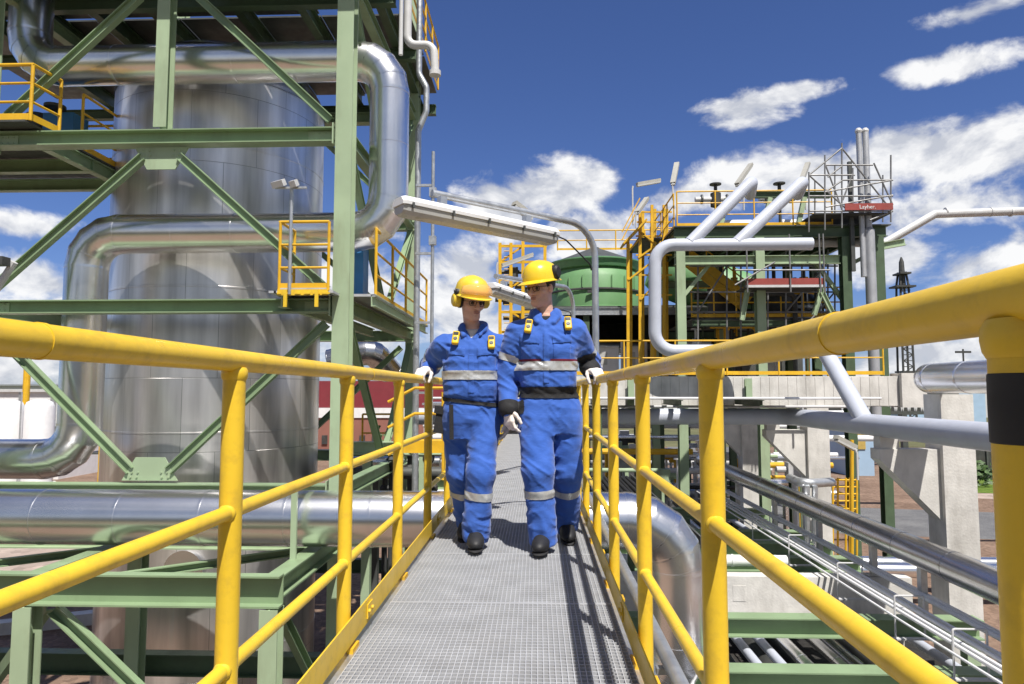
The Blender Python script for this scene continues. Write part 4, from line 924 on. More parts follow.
# yellow stairs left behind railing
ys = thing('stair_flight', 'yellow railed stair leading down left beside the catwalk behind the left railing', 'stairs', (-1.6, 9.5, DECK - .5))
for yy in (9.2, 9.9):
    for h in (1.0, .68, .34): MB().tube([at(445, 388 + (1 - h) * 80, yy), at(415, 388 + (1 - h) * 80, yy), at(388, 402 + (1 - h) * 80, yy)], .02, 8).build('rail', YEL2, ys)
    for px in (401, 443): MB().tube([at(px, 392, yy), at(px, 480, yy)], .022, 8).build('post', YEL2, ys)
MB().bb(at(400, 440, 9.2).x, at(446, 440, 9.2).x, 9.2, 9.9, 5.22, 5.26).bb(at(400, 440, 9.2).x, at(446, 440, 9.2).x, 9.18, 9.2, 5.2, 5.36).build('landing', YEL2, ys)
railing('railing', 'low yellow railing in the background between the tower column and the left railing', [at(362, 452, 20), at(396, 452, 20)], 1.1, 1, .03, 1, toe=False)
# lower green beams and pipes behind left railing
for i, (px0, px1, y, Y, m, nm, lab) in enumerate(((340, 452, 448, 13, GRN, 'support_beam', 'green beam under the yellow stair left of the catwalk'), (345, 440, 462, 15, SIL, 'cross_pipe', 'silver pipe low behind the left railing posts'), (350, 452, 473, 14, DARKS, 'cross_pipe', 'dark pipe low behind the left railing posts'),
                               (345, 452, 484, 16, GRN, 'support_beam', 'lower green beam behind the left railing above the thick pipe'), (350, 452, 452, 18, GALV, 'cross_pipe', 'galvanised pipe farthest behind the left railing'))):
    p, q = at(px0, y, Y), at(px1, y, Y)
    mb = MB().ibeam(p, q, .24, .2) if nm == 'support_beam' else MB().tube([p, q], .12, 16)
    for t_ in (.25, .75): c = p.lerp(q, t_); mb.bb(c.x - .08, c.x + .08, Y - .08, Y + .08, 0, c.z - .12)
    tag(mb.build(nm, m), lab, 'beam' if nm == 'support_beam' else 'pipe')
for i, (px, py, Y) in enumerate(((392, 462, 13.4), (410, 470, 14.2), (428, 458, 13.0), (385, 490, 14.6), (432, 488, 14.4))):
    c = at(px, py, Y); mb = MB().tube([(c.x, Y, 0), c + V((0, 0, .3))], .06, 10).ball(c, .13, 10).tube([c + V((0, 0, .3)), c + V((0, 0, .34))], .16, 14)
    tag(mb.build('gate_valve', DARK), 'dark valve standpipe in the shade behind the left railing', 'valve', 'valves behind the left railing')
# dark truss bridge and cabin right background
tb = thing('truss_bridge', 'dark lattice pipe bridge far behind the concrete columns', 'bridge', at(880, 420, 55))
a, b = at(840, 394, 55), at(960, 412, 55)
MB().bb(a.x, b.x, 55, 55.3, a.z - .15, a.z + .1).build('chord', DARKS, tb); MB().bb(a.x, b.x, 55, 55.3, b.z - .2, b.z + .05).build('chord', DARKS, tb)
mb = MB(); n = 18
for i in range(n):
    xa = a.x + (b.x - a.x) * i / n; xb_ = a.x + (b.x - a.x) * (i + 1) / n
    mb.bar((xa, 55.15, a.z - .15), ((xa + xb_) / 2, 55.15, b.z), .12, .12).bar(((xa + xb_) / 2, 55.15, b.z), (xb_, 55.15, a.z - .15), .12, .12)
mb.build('lattice', WPIPE, tb); MB().bb(a.x, b.x, 57, 57.2, b.z - .1, a.z).build('rear_screen', DARK, tb)
for px in (846, 905, 955): x = at(px, 420, 55).x; MB().bb(x - .2, x + .2, 55, 55.4, 0, b.z - .2).build('leg', DARKS, tb)
cbn = thing('cabin', 'light blue site cabin with ochre shutters on the far road', 'cabin', at(862, 452, 50))
a, b = at(847, 428, 50), at(874, 452, 50); z0 = max(0, b.z)
MB().bb(a.x, b.x, 50, 53, 0, a.z).build('wall', LBLUE, cbn); MB().bb(a.x - .1, b.x + .1, 49.9, 53.1, a.z + .002, a.z + .12).build('roof', LBLUE, cbn)
for px in (852, 861): x = at(px, 435, 50).x; MB().bb(x - .28, x + .28, 49.93, 49.99, a.z - 1.5, a.z - .4).build('shutter', mat('ochre_shutter', (.5, .36, .1), .6), cbn)
o = thing('hoarding', 'dark fence with shrubs behind the nearest concrete column', 'fence', at(970, 470, 48)); a, b = at(930, 448, 48), at(1080, 478, 48)
MB().bb(a.x, b.x, 48, 48.1, 0, a.z).build('panel', DARK, o)
for i in range(6): x = a.x + .5 + i * 1.6; MB().bb(x, x + .12, 47.9, 47.99, 0, a.z + .1).build('post', DARKS, o)
# flare tower
ft = thing('lattice_tower', 'dark lattice flare tower against the clouds on the right', 'tower', (at(906, 370, 90).x, 90, 0))
fxx = ft.location.x; zz = [0, at(906, 330, 90).z, at(906, 310, 90).z, at(906, 285, 90).z, at(906, 272, 90).z]
ws = [.75, .62, .58, .5, .32]
leg = MB(); lat = MB()
for sx2 in (-1, 1):
    for sy in (-1, 1):
        for i in range(4): leg.bar((fxx + sx2 * ws[i], 90 + sy * ws[i], zz[i]), (fxx + sx2 * ws[i + 1], 90 + sy * ws[i + 1], zz[i + 1]), .2, .2, V((0, 1, 0)))
for i in range(26):
    z = i * zz[3] / 26; z2 = (i + 1) * zz[3] / 26; s_ = 1 if i % 2 else -1
    lat.bar((fxx - s_ * .6, 89.3, z), (fxx + s_ * .6, 89.3, z2), .1, .12, V((0, 1, 0))).bar((fxx - .62, 89.3, z), (fxx + .62, 89.3, z), .09, .1)
leg.build('leg', DARK, ft); lat.build('lattice', DARK, ft)
for i, (y, w) in enumerate(((372, .9), (340, .9), (316, .95), (287, 1.25), (274, .7))): z = at(906, y, 90).z; MB().bb(fxx - w, fxx + w, 89, 91, z - .1, z + .12).build('landing', DARK, ft)
MB().tube([(fxx, 90, zz[3]), (fxx, 90, at(906, 262, 90).z), (fxx, 90, at(906, 257, 90).z)], [.42, .3, .08], 10).build('flare_tip', DARK, ft)
# far mast
fm = thing('antenna_mast', 'small antenna mast on the horizon at the far right', 'mast', (at(965, 388, 150).x, 150, 0))
MB().tube([(fm.location.x, 150, 0), (fm.location.x, 150, at(965, 349, 150).z)], .18, 8).build('mast', DARK, fm)
MB().bb(fm.location.x - 1.6, fm.location.x + 1.6, 149.8, 150.2, at(965, 353, 150).z, at(965, 351, 150).z).build('crossarm', DARK, fm)
# far low buildings on the horizon
for i, (px0, px1, y, Y, m, lab) in enumerate(((868, 990, 383, 160, WPIPE, 'pale long warehouse on the horizon at the right'), (-30, 60, 386, 170, WPIPE, 'pale warehouse on the horizon at the left'), (600, 700, 386, 120, WHITE, 'white hall on the horizon behind the concrete cross beam'), (900, 985, 389, 120, LBLUE, 'bluish low warehouse on the horizon under the silver pipe'))):
    a, b = at(px0, y, Y), at(px1, y, Y); o = thing('warehouse', lab, 'building', (a.x, Y, 0)); MB().bb(a.x, b.x, Y, Y + 20, 0, a.z).build('wall', m, o); MB().bb(a.x - .5, b.x + .5, Y - .4, Y + 20.4, a.z + .01, a.z + .4).build('roof', GALV, o)
# shrubs
def shrub(c, r, h, lab, n=420):
    o = thing('shrub', lab, 'shrub', c, 'background shrubs'); mb = MB(); q = random.Random(int(c[0] * 100))
    for i in range(n):
        u = V((q.gauss(0, 1), q.gauss(0, 1), q.gauss(0, 1))).normalized() * (q.random() ** .4)
        p = V(c) + V((u.x * r, u.y * r, h * .55 + u.z * h * .5)) ; p += mnoise.noise_vector(p * .8) * .25 * r
        s_ = q.uniform(.08, .2) * r; a = V((q.gauss(0, 1), q.gauss(0, 1), q.gauss(0, 1))).normalized() * s_; b = a.orthogonal().normalized() * s_ * .6
        mb.quad(p - a, p + b, p + a, p - b)
    mb.build('foliage', LEAF, o, smooth=False, recalc=False)
    MB().tube([V(c), V(c) + V((0, 0, h * .5))], .06, 6).build('stem', BARK, o)
c = at(378, 452, 30); shrub((c.x, 30, 0), 1.0, c.z + .9, 'round green shrub between tower column and left railing')
c = at(960, 470, 44); shrub((c.x, 45, 0), 1.6, 1.8, 'green shrub beside the dark fence on the right')
c = at(985, 470, 44); shrub((c.x, 45.5, 0), 1.5, 1.5, 'second green shrub by the dark fence, nearest the taped post')
# kerb stones lower left
for i, (px, py, Y, ln, lab) in enumerate(((58, 612, 17.5, 2.6, 'grey kerb block on the gravel at the lower left'), (150, 600, 19, 2.0, 'grey kerb block on the gravel beside the vessel base'))):
    c = at(px, py, Y); o = MB().box((c.x, Y, .15), (ln, .35, .3), Matrix.Rotation(R(25), 3, 'Z')); tag(o.build('kerb_block', CONC), lab, 'kerb')
# silver pipes near the ground at the far right
for i, (Y, z, lab) in enumerate(((20, 1.0, 'silver ground pipe right of the nearest concrete column, front one'), (21.2, .9, 'silver ground pipe right of the nearest concrete column, rear one'))):
    mb = clad_pipe(MB(), [(7.9, Y, z), (24, Y, z)], .2, n=24, seam=1.5)
    for x in (9, 12, 15): mb.bb(x - .1, x + .1, Y - .1, Y + .1, 0, z - .19)
    tag(mb.build('ground_pipe', SIL, None, sharp=20), lab, 'pipe')

# ------------------------------------------------------------------ ground
def ground_mat(name, c1, c2, s1, s2, bump=.3):
    m = bpy.data.materials.new(name); t, N, L = nt(m); b = N['Principled BSDF']; b.inputs['Roughness'].default_value = .95; b.inputs['Specular IOR Level'].default_value = .2
    tc = N.new('ShaderNodeTexCoord'); n1 = N.new('ShaderNodeTexNoise'); n1.inputs['Scale'].default_value = s1; n1.inputs['Detail'].default_value = 10; n1.inputs['Roughness'].default_value = .7
    L.new(tc.outputs['Object'], n1.inputs[0]); cr = N.new('ShaderNodeValToRGB'); cr.color_ramp.elements[0].position = .35; cr.color_ramp.elements[1].position = .68
    cr.color_ramp.elements[0].color = (*c1, 1); cr.color_ramp.elements[1].color = (*c2, 1); L.new(n1.outputs['Fac'], cr.inputs[0])
    v = N.new('ShaderNodeTexVoronoi'); v.inputs['Scale'].default_value = s2; L.new(tc.outputs['Object'], v.inputs[0])
    mr = N.new('ShaderNodeMapRange'); mr.inputs[1].default_value = 0; mr.inputs[2].default_value = 1; mr.inputs[3].default_value = .7; mr.inputs[4].default_value = 1.25; L.new(v.outputs['Color'], mr.inputs[0])
    mu = N.new('ShaderNodeVectorMath'); mu.operation = 'SCALE'; L.new(cr.outputs[0], mu.inputs[0]); L.new(mr.outputs[0], mu.inputs['Scale']); L.new(mu.outputs[0], b.inputs['Base Color'])
    bp = N.new('ShaderNodeBump'); bp.inputs['Strength'].default_value = bump; bp.inputs['Distance'].default_value = .05; L.new(v.outputs['Distance'], bp.inputs['Height']); L.new(bp.outputs[0], b.inputs['Normal'])
    return m
GRAV = ground_mat('brown_gravel', (.16, .105, .075), (.27, .185, .135), .5, 9)
ASPH = ground_mat('asphalt', (.12, .12, .125), (.19, .19, .19), .6, 30, .15)
DGR = ground_mat('shade_dark_ground', (.02, .02, .02), (.06, .055, .05), .5, 12)  # near black ground: shade of the rack pipes put into the colour
PAVE = ground_mat('pinkish_paving', (.33, .26, .22), (.42, .34, .29), .5, 3, .1)
FIELD = ground_mat('dry_field', (.10, .11, .05), (.17, .15, .08), .02, .5)
GRASSM = ground_mat('grass', (.07, .13, .02), (.16, .22, .04), 1.5, 14)
def sheet(name, m, pts, z):
    o = MB().quad(*[(x, y, z) for x, y in pts]).build(name, m, None, smooth=False, recalc=False); return struct(o)
sheet('ground', FIELD, [(-3000, -500), (3000, -500), (3000, 5000), (-3000, 5000)], 0)
sheet('gravel', GRAV, [(-60, -10), (60, -10), (60, 75), (-60, 75)], .004)
sheet('rack_shade_floor', DGR, [(-2.4, -8), (9.2, -8), (9.2, 62), (-2.4, 62)], .008)
sheet('paving', PAVE, [(-40, 19.5), (-9, 19.5), (-9, 26), (-40, 26)], .008)
sheet('road', ASPH, [(9.4, 30.5), (60, 22), (60, 28), (14, 37)], .008)
sheet('road', ASPH, [(9.4, 30.5), (14, 37), (22, 75), (14, 75)], .0121)
sheet('grass', GRASSM, [(26, 42), (60, 34), (60, 60), (30, 60)], .0085)
sheet('pavement', PAVE, [(24, 40), (60, 30), (60, 33.5), (26, 41.8)], .010)

# ------------------------------------------------------------------ sky, sun
sund = V((.25, -.57, 1.11)).normalized()
w = bpy.data.worlds.new('World'); S.world = w; w.use_nodes = True
N = w.node_tree.nodes; L = w.node_tree.links; bg = N['Background']
bg.inputs['Strength'].default_value = .055
sky = N.new('ShaderNodeTexSky'); sky.sky_type = 'NISHITA'; sky.sun_disc = False
sky.sun_elevation = math.asin(sund.z); sky.sun_rotation = math.atan2(sund.x, sund.y)
sky.air_density = 1.0; sky.dust_density = .3; sky.ozone_density = 3.0
tcw = N.new('ShaderNodeTexCoord'); D = tcw.outputs['Generated']
def M_(op, a, b=None, c=None):
    n = N.new('ShaderNodeMath'); n.operation = op
    for i, v in enumerate((a, b, c)):
        if v is None: continue
        if isinstance(v, (int, float)): n.inputs[i].default_value = v
        else: L.new(v, n.inputs[i])
    return n.outputs[0]
def VM(op, a, b=None):
    n = N.new('ShaderNodeVectorMath'); n.operation = op
    for i, v in enumerate((a, b)):
        if v is None: continue
        if isinstance(v, (tuple, list, V)): n.inputs[i].default_value = tuple(v)
        else: L.new(v, n.inputs[i])
    return n.outputs['Value'] if op in ('LENGTH', 'DOT_PRODUCT', 'DISTANCE') else n.outputs[0]
tint = N.new('ShaderNodeMixRGB'); tint.blend_type = 'MULTIPLY'; tint.inputs[0].default_value = 1; tint.inputs[2].default_value = (.66, .73, 1.12, 1)
L.new(sky.outputs[0], tint.inputs[1])
spd = N.new('ShaderNodeSeparateXYZ'); L.new(D, spd.inputs[0])
ctint = N.new('ShaderNodeMixRGB'); ctint.inputs[1].default_value = (.95, .84, .84, 1); ctint.inputs[2].default_value = (.81, .96, 1.46, 1)
cm_ = N.new('ShaderNodeMapRange'); cm_.inputs[1].default_value = -.5; cm_.inputs[2].default_value = .45; L.new(spd.outputs['Y'], cm_.inputs[0]); L.new(cm_.outputs[0], ctint.inputs[0])   # paler towards the sun, deep blue opposite
L.new(ctint.outputs[0], tint.inputs[2])
def wdir(px, py): return (CM @ V(((px - 512) / F, (342 - py) / F, -1))).normalized()
clouds = [  # px, py, half width, half height, slant
    (545, 190, 78, 30), (500, 200, 50, 28), (590, 185, 40, 22), (605, 235, 60, 28), (470, 262, 60, 34), (440, 310, 70, 45),
    (742, 106, 42, 15), (790, 93, 36, 9), (960, 66, 60, 14), (985, 8, 48, 11),
    (740, 180, 48, 17), (700, 197, 55, 18), (835, 182, 84, 28), (940, 155, 90, 32), (1010, 150, 60, 34), (930, 210, 90, 26), (990, 262, 60, 22), (900, 255, 40, 22),
    (930, 350, 130, 28), (20, 225, 50, 12), (30, 280, 60, 24), (-60, 300, 90, 40), (560, 330, 120, 30), (30, 350, 90, 30), (300, 300, 160, 60)]
acc = None
for px, py, hw, hh in clouds:
    c = wdir(px, py); rr = V((c.y, -c.x, 0)).normalized(); uu = rr.cross(c).normalized()
    cosf = (1 + ((px - 512) ** 2 + (py - 342) ** 2) / F ** 2) ** .5
    d = VM('SUBTRACT', D, c)
    a = M_('MULTIPLY', VM('DOT_PRODUCT', d, rr), F * 1.0 / hw * .95); b = M_('MULTIPLY', VM('DOT_PRODUCT', d, uu), F / hh * .95)
    q = M_('ADD', M_('MULTIPLY', a, a), M_('MULTIPLY', b, b))
    f = M_('MULTIPLY', VM('DOT_PRODUCT', D, c), 1.0)
    g_ = M_('SUBTRACT', 1.0, M_('POWER', q, .5))
    g_ = M_('SUBTRACT', g_, M_('MULTIPLY', M_('LESS_THAN', f, 0.0), 5.0))
    acc = g_ if acc is None else M_('SMOOTH_MAX', acc, g_, .35) if False else M_('MAXIMUM', acc, g_)
# elsewhere in the sky: scattered cumulus from plain noise
sp = N.new('ShaderNodeSeparateXYZ'); L.new(D, sp.inputs[0])
zc_ = M_('MAXIMUM', sp.outputs['Z'], .12)
pj = N.new('ShaderNodeCombineXYZ'); L.new(M_('DIVIDE', sp.outputs['X'], zc_), pj.inputs[0]); L.new(M_('DIVIDE', sp.outputs['Y'], zc_), pj.inputs[1])
big = N.new('ShaderNodeTexNoise'); big.inputs['Scale'].default_value = .9; big.inputs['Detail'].default_value = 3; L.new(pj.outputs[0], big.inputs[0])
elsew = M_('MULTIPLY', M_('SUBTRACT', big.outputs['Fac'], .54), 3.0)
fwd = N.new('ShaderNodeMapRange'); fwd.inputs[1].default_value = .35; fwd.inputs[2].default_value = .62; fwd.inputs[3].default_value = 0; fwd.inputs[4].default_value = 3; L.new(M_('SUBTRACT', sp.outputs['Y'], M_('MULTIPLY', sp.outputs['Z'], .2)), fwd.inputs[0])
acc = M_('MAXIMUM', acc, M_('SUBTRACT', elsew, fwd.outputs[0]))
def fbm(off, scale=9.0, det=9, rough=.58):
    mp = N.new('ShaderNodeMapping'); mp.inputs['Location'].default_value = off; mp.inputs['Scale'].default_value = (1, 1, 1.5)
    L.new(D, mp.inputs[0]); n = N.new('ShaderNodeTexNoise'); n.inputs['Scale'].default_value = scale; n.inputs['Detail'].default_value = det; n.inputs['Roughness'].default_value = rough
    n.inputs['Distortion'].default_value = .25
    L.new(mp.outputs[0], n.inputs[0]); return n.outputs['Fac']
nA = fbm((3.1, 1.7, .4)); nB = fbm((3.1 - sund.x * .02, 1.7 - .0, .4 - .035))
dens = M_('ADD', M_('MULTIPLY', acc, .9), M_('MULTIPLY', M_('SUBTRACT', nA, .5), 3.4))
mk = N.new('ShaderNodeMapRange'); mk.interpolation_type = 'SMOOTHSTEP'; mk.inputs[1].default_value = -.06; mk.inputs[2].default_value = .58; L.new(dens, mk.inputs[0])
sh = N.new('ShaderNodeMapRange'); sh.inputs[1].default_value = -.09; sh.inputs[2].default_value = .09; L.new(M_('SUBTRACT', nA, nB), sh.inputs[0])
cc = N.new('ShaderNodeMixRGB'); cc.inputs[1].default_value = (8.2, 8.6, 9.6, 1); cc.inputs[2].default_value = (14.2, 14.2, 14.2, 1); L.new(sh.outputs[0], cc.inputs[0])
mix = N.new('ShaderNodeMixRGB'); L.new(M_('MULTIPLY', mk.outputs[0], .96), mix.inputs[0]); L.new(tint.outputs[0], mix.inputs[1]); L.new(cc.outputs[0], mix.inputs[2])
L.new(mix.outputs[0], bg.inputs['Color'])
sd = bpy.data.lights.new('sun', 'SUN'); sd.energy = 5.0; sd.angle = R(.53); sd.color = (1, .955, .89)
so = bpy.data.objects.new('sun', sd); COL.objects.link(so); so.rotation_euler = sund.to_track_quat('Z', 'Y').to_euler(); so.location = (5, -10, 30)
vs = S.view_settings; S.display_settings.display_device = 'sRGB'
vs.view_transform = 'Standard'; vs.look = 'None'; vs.exposure = .36; vs.gamma = 1; vs.use_curve_mapping = False

# ================================================================== PEOPLE (signed distance fields -> one continuous skin per part)
def surface_nets(Fd, org, h):
    ins = Fd < 0
    nx, ny, nz = Fd.shape
    cs = [(i, j, k) for i in (0, 1) for j in (0, 1) for k in (0, 1)]
    cnt = np.zeros((nx - 1, ny - 1, nz - 1), np.int8)
    for i, j, k in cs: cnt += ins[i:nx - 1 + i, j:ny - 1 + j, k:nz - 1 + k]
    act = np.argwhere((cnt > 0) & (cnt < 8))
    a0, a1, a2 = act.T
    val = np.stack([Fd[a0 + i, a1 + j, a2 + k] for i, j, k in cs], 1)
    C = np.array(cs, float); acc = np.zeros((len(act), 3)); n = np.zeros(len(act))
    for p in range(8):
        for q in range(p + 1, 8):
            if np.abs(C[p] - C[q]).sum() != 1: continue
            vp, vq = val[:, p], val[:, q]; m = (vp < 0) != (vq < 0)
            t = np.where(m, vp / np.where(m, vp - vq, 1), 0)
            acc += np.where(m[:, None], C[p] + t[:, None] * (C[q] - C[p]), 0); n += m
    verts = org + (act + acc / n[:, None]) * h
    idx = -np.ones((nx - 1, ny - 1, nz - 1), np.int64); idx[a0, a1, a2] = np.arange(len(act))
    faces = []
    for ax in range(3):
        u, v = (ax + 1) % 3, (ax + 2) % 3
        lo = [slice(None)] * 3; hi = [slice(None)] * 3; lo[ax] = slice(0, -1); hi[ax] = slice(1, None)
        A_, B_ = ins[tuple(lo)], ins[tuple(hi)]
        e = np.argwhere(A_ != B_); e = e[(e[:, u] > 0) & (e[:, v] > 0) & (e[:, u] < Fd.shape[u] - 1) & (e[:, v] < Fd.shape[v] - 1)]
        if not len(e): continue
        def g(du, dv): c = e.copy(); c[:, u] -= du; c[:, v] -= dv; return idx[c[:, 0], c[:, 1], c[:, 2]]
        q = np.stack([g(1, 1), g(0, 1), g(0, 0), g(1, 0)], 1)
        fl = ~A_[e[:, 0], e[:, 1], e[:, 2]]
        q[fl] = q[fl][:, ::-1]; faces.append(q)
    return verts, np.concatenate(faces)

EYE = mat('shade_dark_eye', (.05, .035, .03), .2, var=.1)  # whole eyeball dark: shade on the eyes put into the colour
LIP = mat('lips', (.46, .23, .18), .5, var=.1)
class SDF:
    def __init__(s, lo, hi, h):
        s.h = h; s.lo = np.array(lo, float); n = np.ceil((np.array(hi) - s.lo) / h).astype(int) + 1
        s.ax = [s.lo[i] + h * np.arange(n[i]) for i in range(3)]; s.F = np.ones(n, np.float32) * .5
    def sl(s, lo, hi):
        r = []
        for i in range(3):
            a = max(0, int((lo[i] - s.lo[i]) / s.h)); b = min(len(s.ax[i]), int((hi[i] - s.lo[i]) / s.h) + 2); r.append(slice(a, max(a, b)))
        return tuple(r)
    def grid(s, q): return s.ax[0][q[0]][:, None, None], s.ax[1][q[1]][None, :, None], s.ax[2][q[2]][None, None, :]
    def put(s, fn, lo, hi, k=.02, sub=False):
        pad = .05 + k; q = s.sl(np.array(lo) - pad, np.array(hi) + pad)
        if any(x.stop <= x.start for x in q): return s
        d = np.broadcast_to(fn(*s.grid(q)), s.F[q].shape); a = s.F[q]
        if sub: d = -d; h = np.clip(.5 - .5 * (a - d) / k, 0, 1); s.F[q] = a + (d - a) * h + k * h * (1 - h)
        else: h = np.clip(.5 + .5 * (a - d) / k, 0, 1); s.F[q] = a + (d - a) * h - k * h * (1 - h)
        return s
    def cone(s, a, b, ra, rb, k=.02, sub=False):
        a, b = np.array(a, float), np.array(b, float); ba = b - a; L = ba @ ba + 1e-12
        def fn(x, y, z):
            t = np.clip(((x - a[0]) * ba[0] + (y - a[1]) * ba[1] + (z - a[2]) * ba[2]) / L, 0, 1)
            return np.sqrt((x - a[0] - ba[0] * t) ** 2 + (y - a[1] - ba[1] * t) ** 2 + (z - a[2] - ba[2] * t) ** 2) - (ra + (rb - ra) * t)
        r = max(ra, rb); return s.put(fn, np.minimum(a, b) - r, np.maximum(a, b) + r, k, sub)
    def ell(s, c, r, M=None, k=.02, sub=False):
        c = np.array(c, float); M = np.eye(3) if M is None else np.array(M)
        def fn(x, y, z):
            p = [M[0][i] * (x - c[0]) + M[1][i] * (y - c[1]) + M[2][i] * (z - c[2]) for i in range(3)]
            return (np.sqrt((p[0] / r[0]) ** 2 + (p[1] / r[1]) ** 2 + (p[2] / r[2]) ** 2) - 1) * min(r)
        m = max(r); return s.put(fn, c - m, c + m, k, sub)
    def rbox(s, c, hd, rad, M=None, k=.01, sub=False):
        c = np.array(c, float); M = np.eye(3) if M is None else np.array(M)
        def fn(x, y, z):
            p = [np.abs(M[0][i] * (x - c[0]) + M[1][i] * (y - c[1]) + M[2][i] * (z - c[2])) - hd[i] + rad for i in range(3)]
            return np.sqrt(sum(np.maximum(v, 0) ** 2 for v in p)) + np.minimum(np.maximum(np.maximum(p[0], p[1]), p[2]), 0) - rad
        m = np.linalg.norm(hd); return s.put(fn, c - m, c + m, k, sub)
    def trunk(s, secs, k=.03, p=2.4):
        zs = np.array([q[0] for q in secs]); cx, cy, rx, ry = (np.array([q[i] for q in secs]) for i in (1, 2, 3, 4))
        def fn(x, y, z):
            X = np.interp(z, zs, cx); Y = np.interp(z, zs, cy); a = np.interp(z, zs, rx); b = np.interp(z, zs, ry)
            d = ((np.abs((x - X) / a) ** p + np.abs((y - Y) / b) ** p) ** (1 / p) - 1) * np.minimum(a, b)
            return np.maximum(d, np.maximum(zs[0] - z, z - zs[-1]))
        return s.put(fn, (min(cx - rx), min(cy - ry), zs[0]), (max(cx + rx), max(cy + ry), zs[-1]), k)
    def mesh(s, name, m, parent, smooth_it=1):
        v, f = surface_nets(s.F.astype(float), s.lo, s.h)
        me = bpy.data.meshes.new(name); me.from_pydata(v.tolist(), [], f.tolist())
        bm = bmesh.new(); bm.from_mesh(me)
        for i in range(smooth_it): bmesh.ops.smooth_vert(bm, verts=bm.verts[:], factor=.5, use_axis_x=True, use_axis_y=True, use_axis_z=True)
        bmesh.ops.recalc_face_normals(bm, faces=bm.faces[:]); bm.to_mesh(me); bm.free()
        me.materials.append(m); me.shade_smooth()
        o = bpy.data.objects.new(name, me); COL.objects.link(o); o.parent = parent
        return o
_rng = np.random.RandomState(5); _lat = _rng.rand(32, 32, 32)
def vnoise(P):
    i = np.floor(P).astype(int); f = P - i; f = f * f * (3 - 2 * f); r = 0
    for a in (0, 1):
        for b in (0, 1):
            for c in (0, 1):
                w_ = (f[:, 0] if a else 1 - f[:, 0]) * (f[:, 1] if b else 1 - f[:, 1]) * (f[:, 2] if c else 1 - f[:, 2])
                r = r + w_ * _lat[(i[:, 0] + a) % 32, (i[:, 1] + b) % 32, (i[:, 2] + c) % 32]
    return r
def wrinkle(s, joints, amp=.006, seed=0.):
    m = np.argwhere(np.abs(s.F) < .035); P = s.lo + m * s.h
    W = P + .06 * np.stack([vnoise(P * 6 + 11 + seed), vnoise(P * 6 + 23 + seed), vnoise(P * 6 + 37 + seed)], 1)
    n1 = 1 - np.abs(2 * vnoise(W * np.array([7, 7, 15.]) + seed) - 1) * 2
    W2 = W.copy(); W2[:, 2] += .7 * W[:, 0]
    n2 = 1 - np.abs(2 * vnoise(W2 * np.array([10, 10, 20.]) + 5 + seed) - 1) * 2
    W3 = W.copy(); W3[:, 2] -= .8 * W[:, 0]
    n3 = 1 - np.abs(2 * vnoise(W3 * np.array([20, 20, 44.]) + 9 + seed) - 1) * 2
    n4 = (1 - np.abs(2 * vnoise(W * np.array([13, 13, 3.5]) + 17 + seed) - 1) * 2) * np.clip((1.0 - P[:, 2]) / .1, .35, 1)
    big = vnoise(P * 5 + 3 + seed) - .5
    g = .16 * np.ones(len(P))
    for j, rad, kx in joints: g += kx * np.exp(-((P - np.array(j)) ** 2).sum(1) / rad ** 2)
    s.F[m[:, 0], m[:, 1], m[:, 2]] -= (amp * (g * (.9 * n1 + .8 * n2 + .2 * n3) + .45 * n4) + .016 * big).astype(np.float32)
    return s

def nrm(a): a = np.array(a, float); return a / np.linalg.norm(a)
def hand_sdf(s, wst, a, n, side, curls, thumb, sc=1., fat=1.):
    """palm + five fingers; a = towards the fingers, n = where the palm looks, side = thumb side"""
    a = nrm(a); n = nrm(np.array(n) - a * np.dot(a, n)); t = nrm(np.array(side) - a * np.dot(a, side) - n * np.dot(n, side)); w_ = np.array(wst, float)
    M = np.stack([t, a, n], 1)
    s.rbox(w_ + a * .055 * sc, (.044 * sc * min(1, fat + .2), .055 * sc, .0165 * sc * fat), .0155 * sc * fat, M, .012)
    for off, ln, cu in zip((.031, .0105, -.0105, -.031), (.098, .108, .100, .080), curls):
        p = w_ + a * .100 * sc + t * off * sc; ang = 0; r = .0100 * sc * fat
        s.cone(w_ + a * .06 * sc + t * off * .8 * sc, p, .012 * sc * fat, .011 * sc * fat, .008)
        for fr, c in zip((.44, .30, .26), cu):
            ang += math.radians(c); d = a * math.cos(ang) + n * math.sin(ang) + t * off * 1.2
            q = p + nrm(d) * ln * fr * sc; s.cone(p, q, r, r * .93, .004); p = q; r *= .93
    p = w_ + a * .03 * sc + t * .036 * sc; r = .0125 * sc * fat
    for d, ln in zip(thumb, (.04, .036, .028)):
        d = nrm(a * d[0] + t * d[1] + n * d[2]); q = p + d * ln * sc; s.cone(p, q, r, r * .9, .008); p = q; r *= .9
    return s

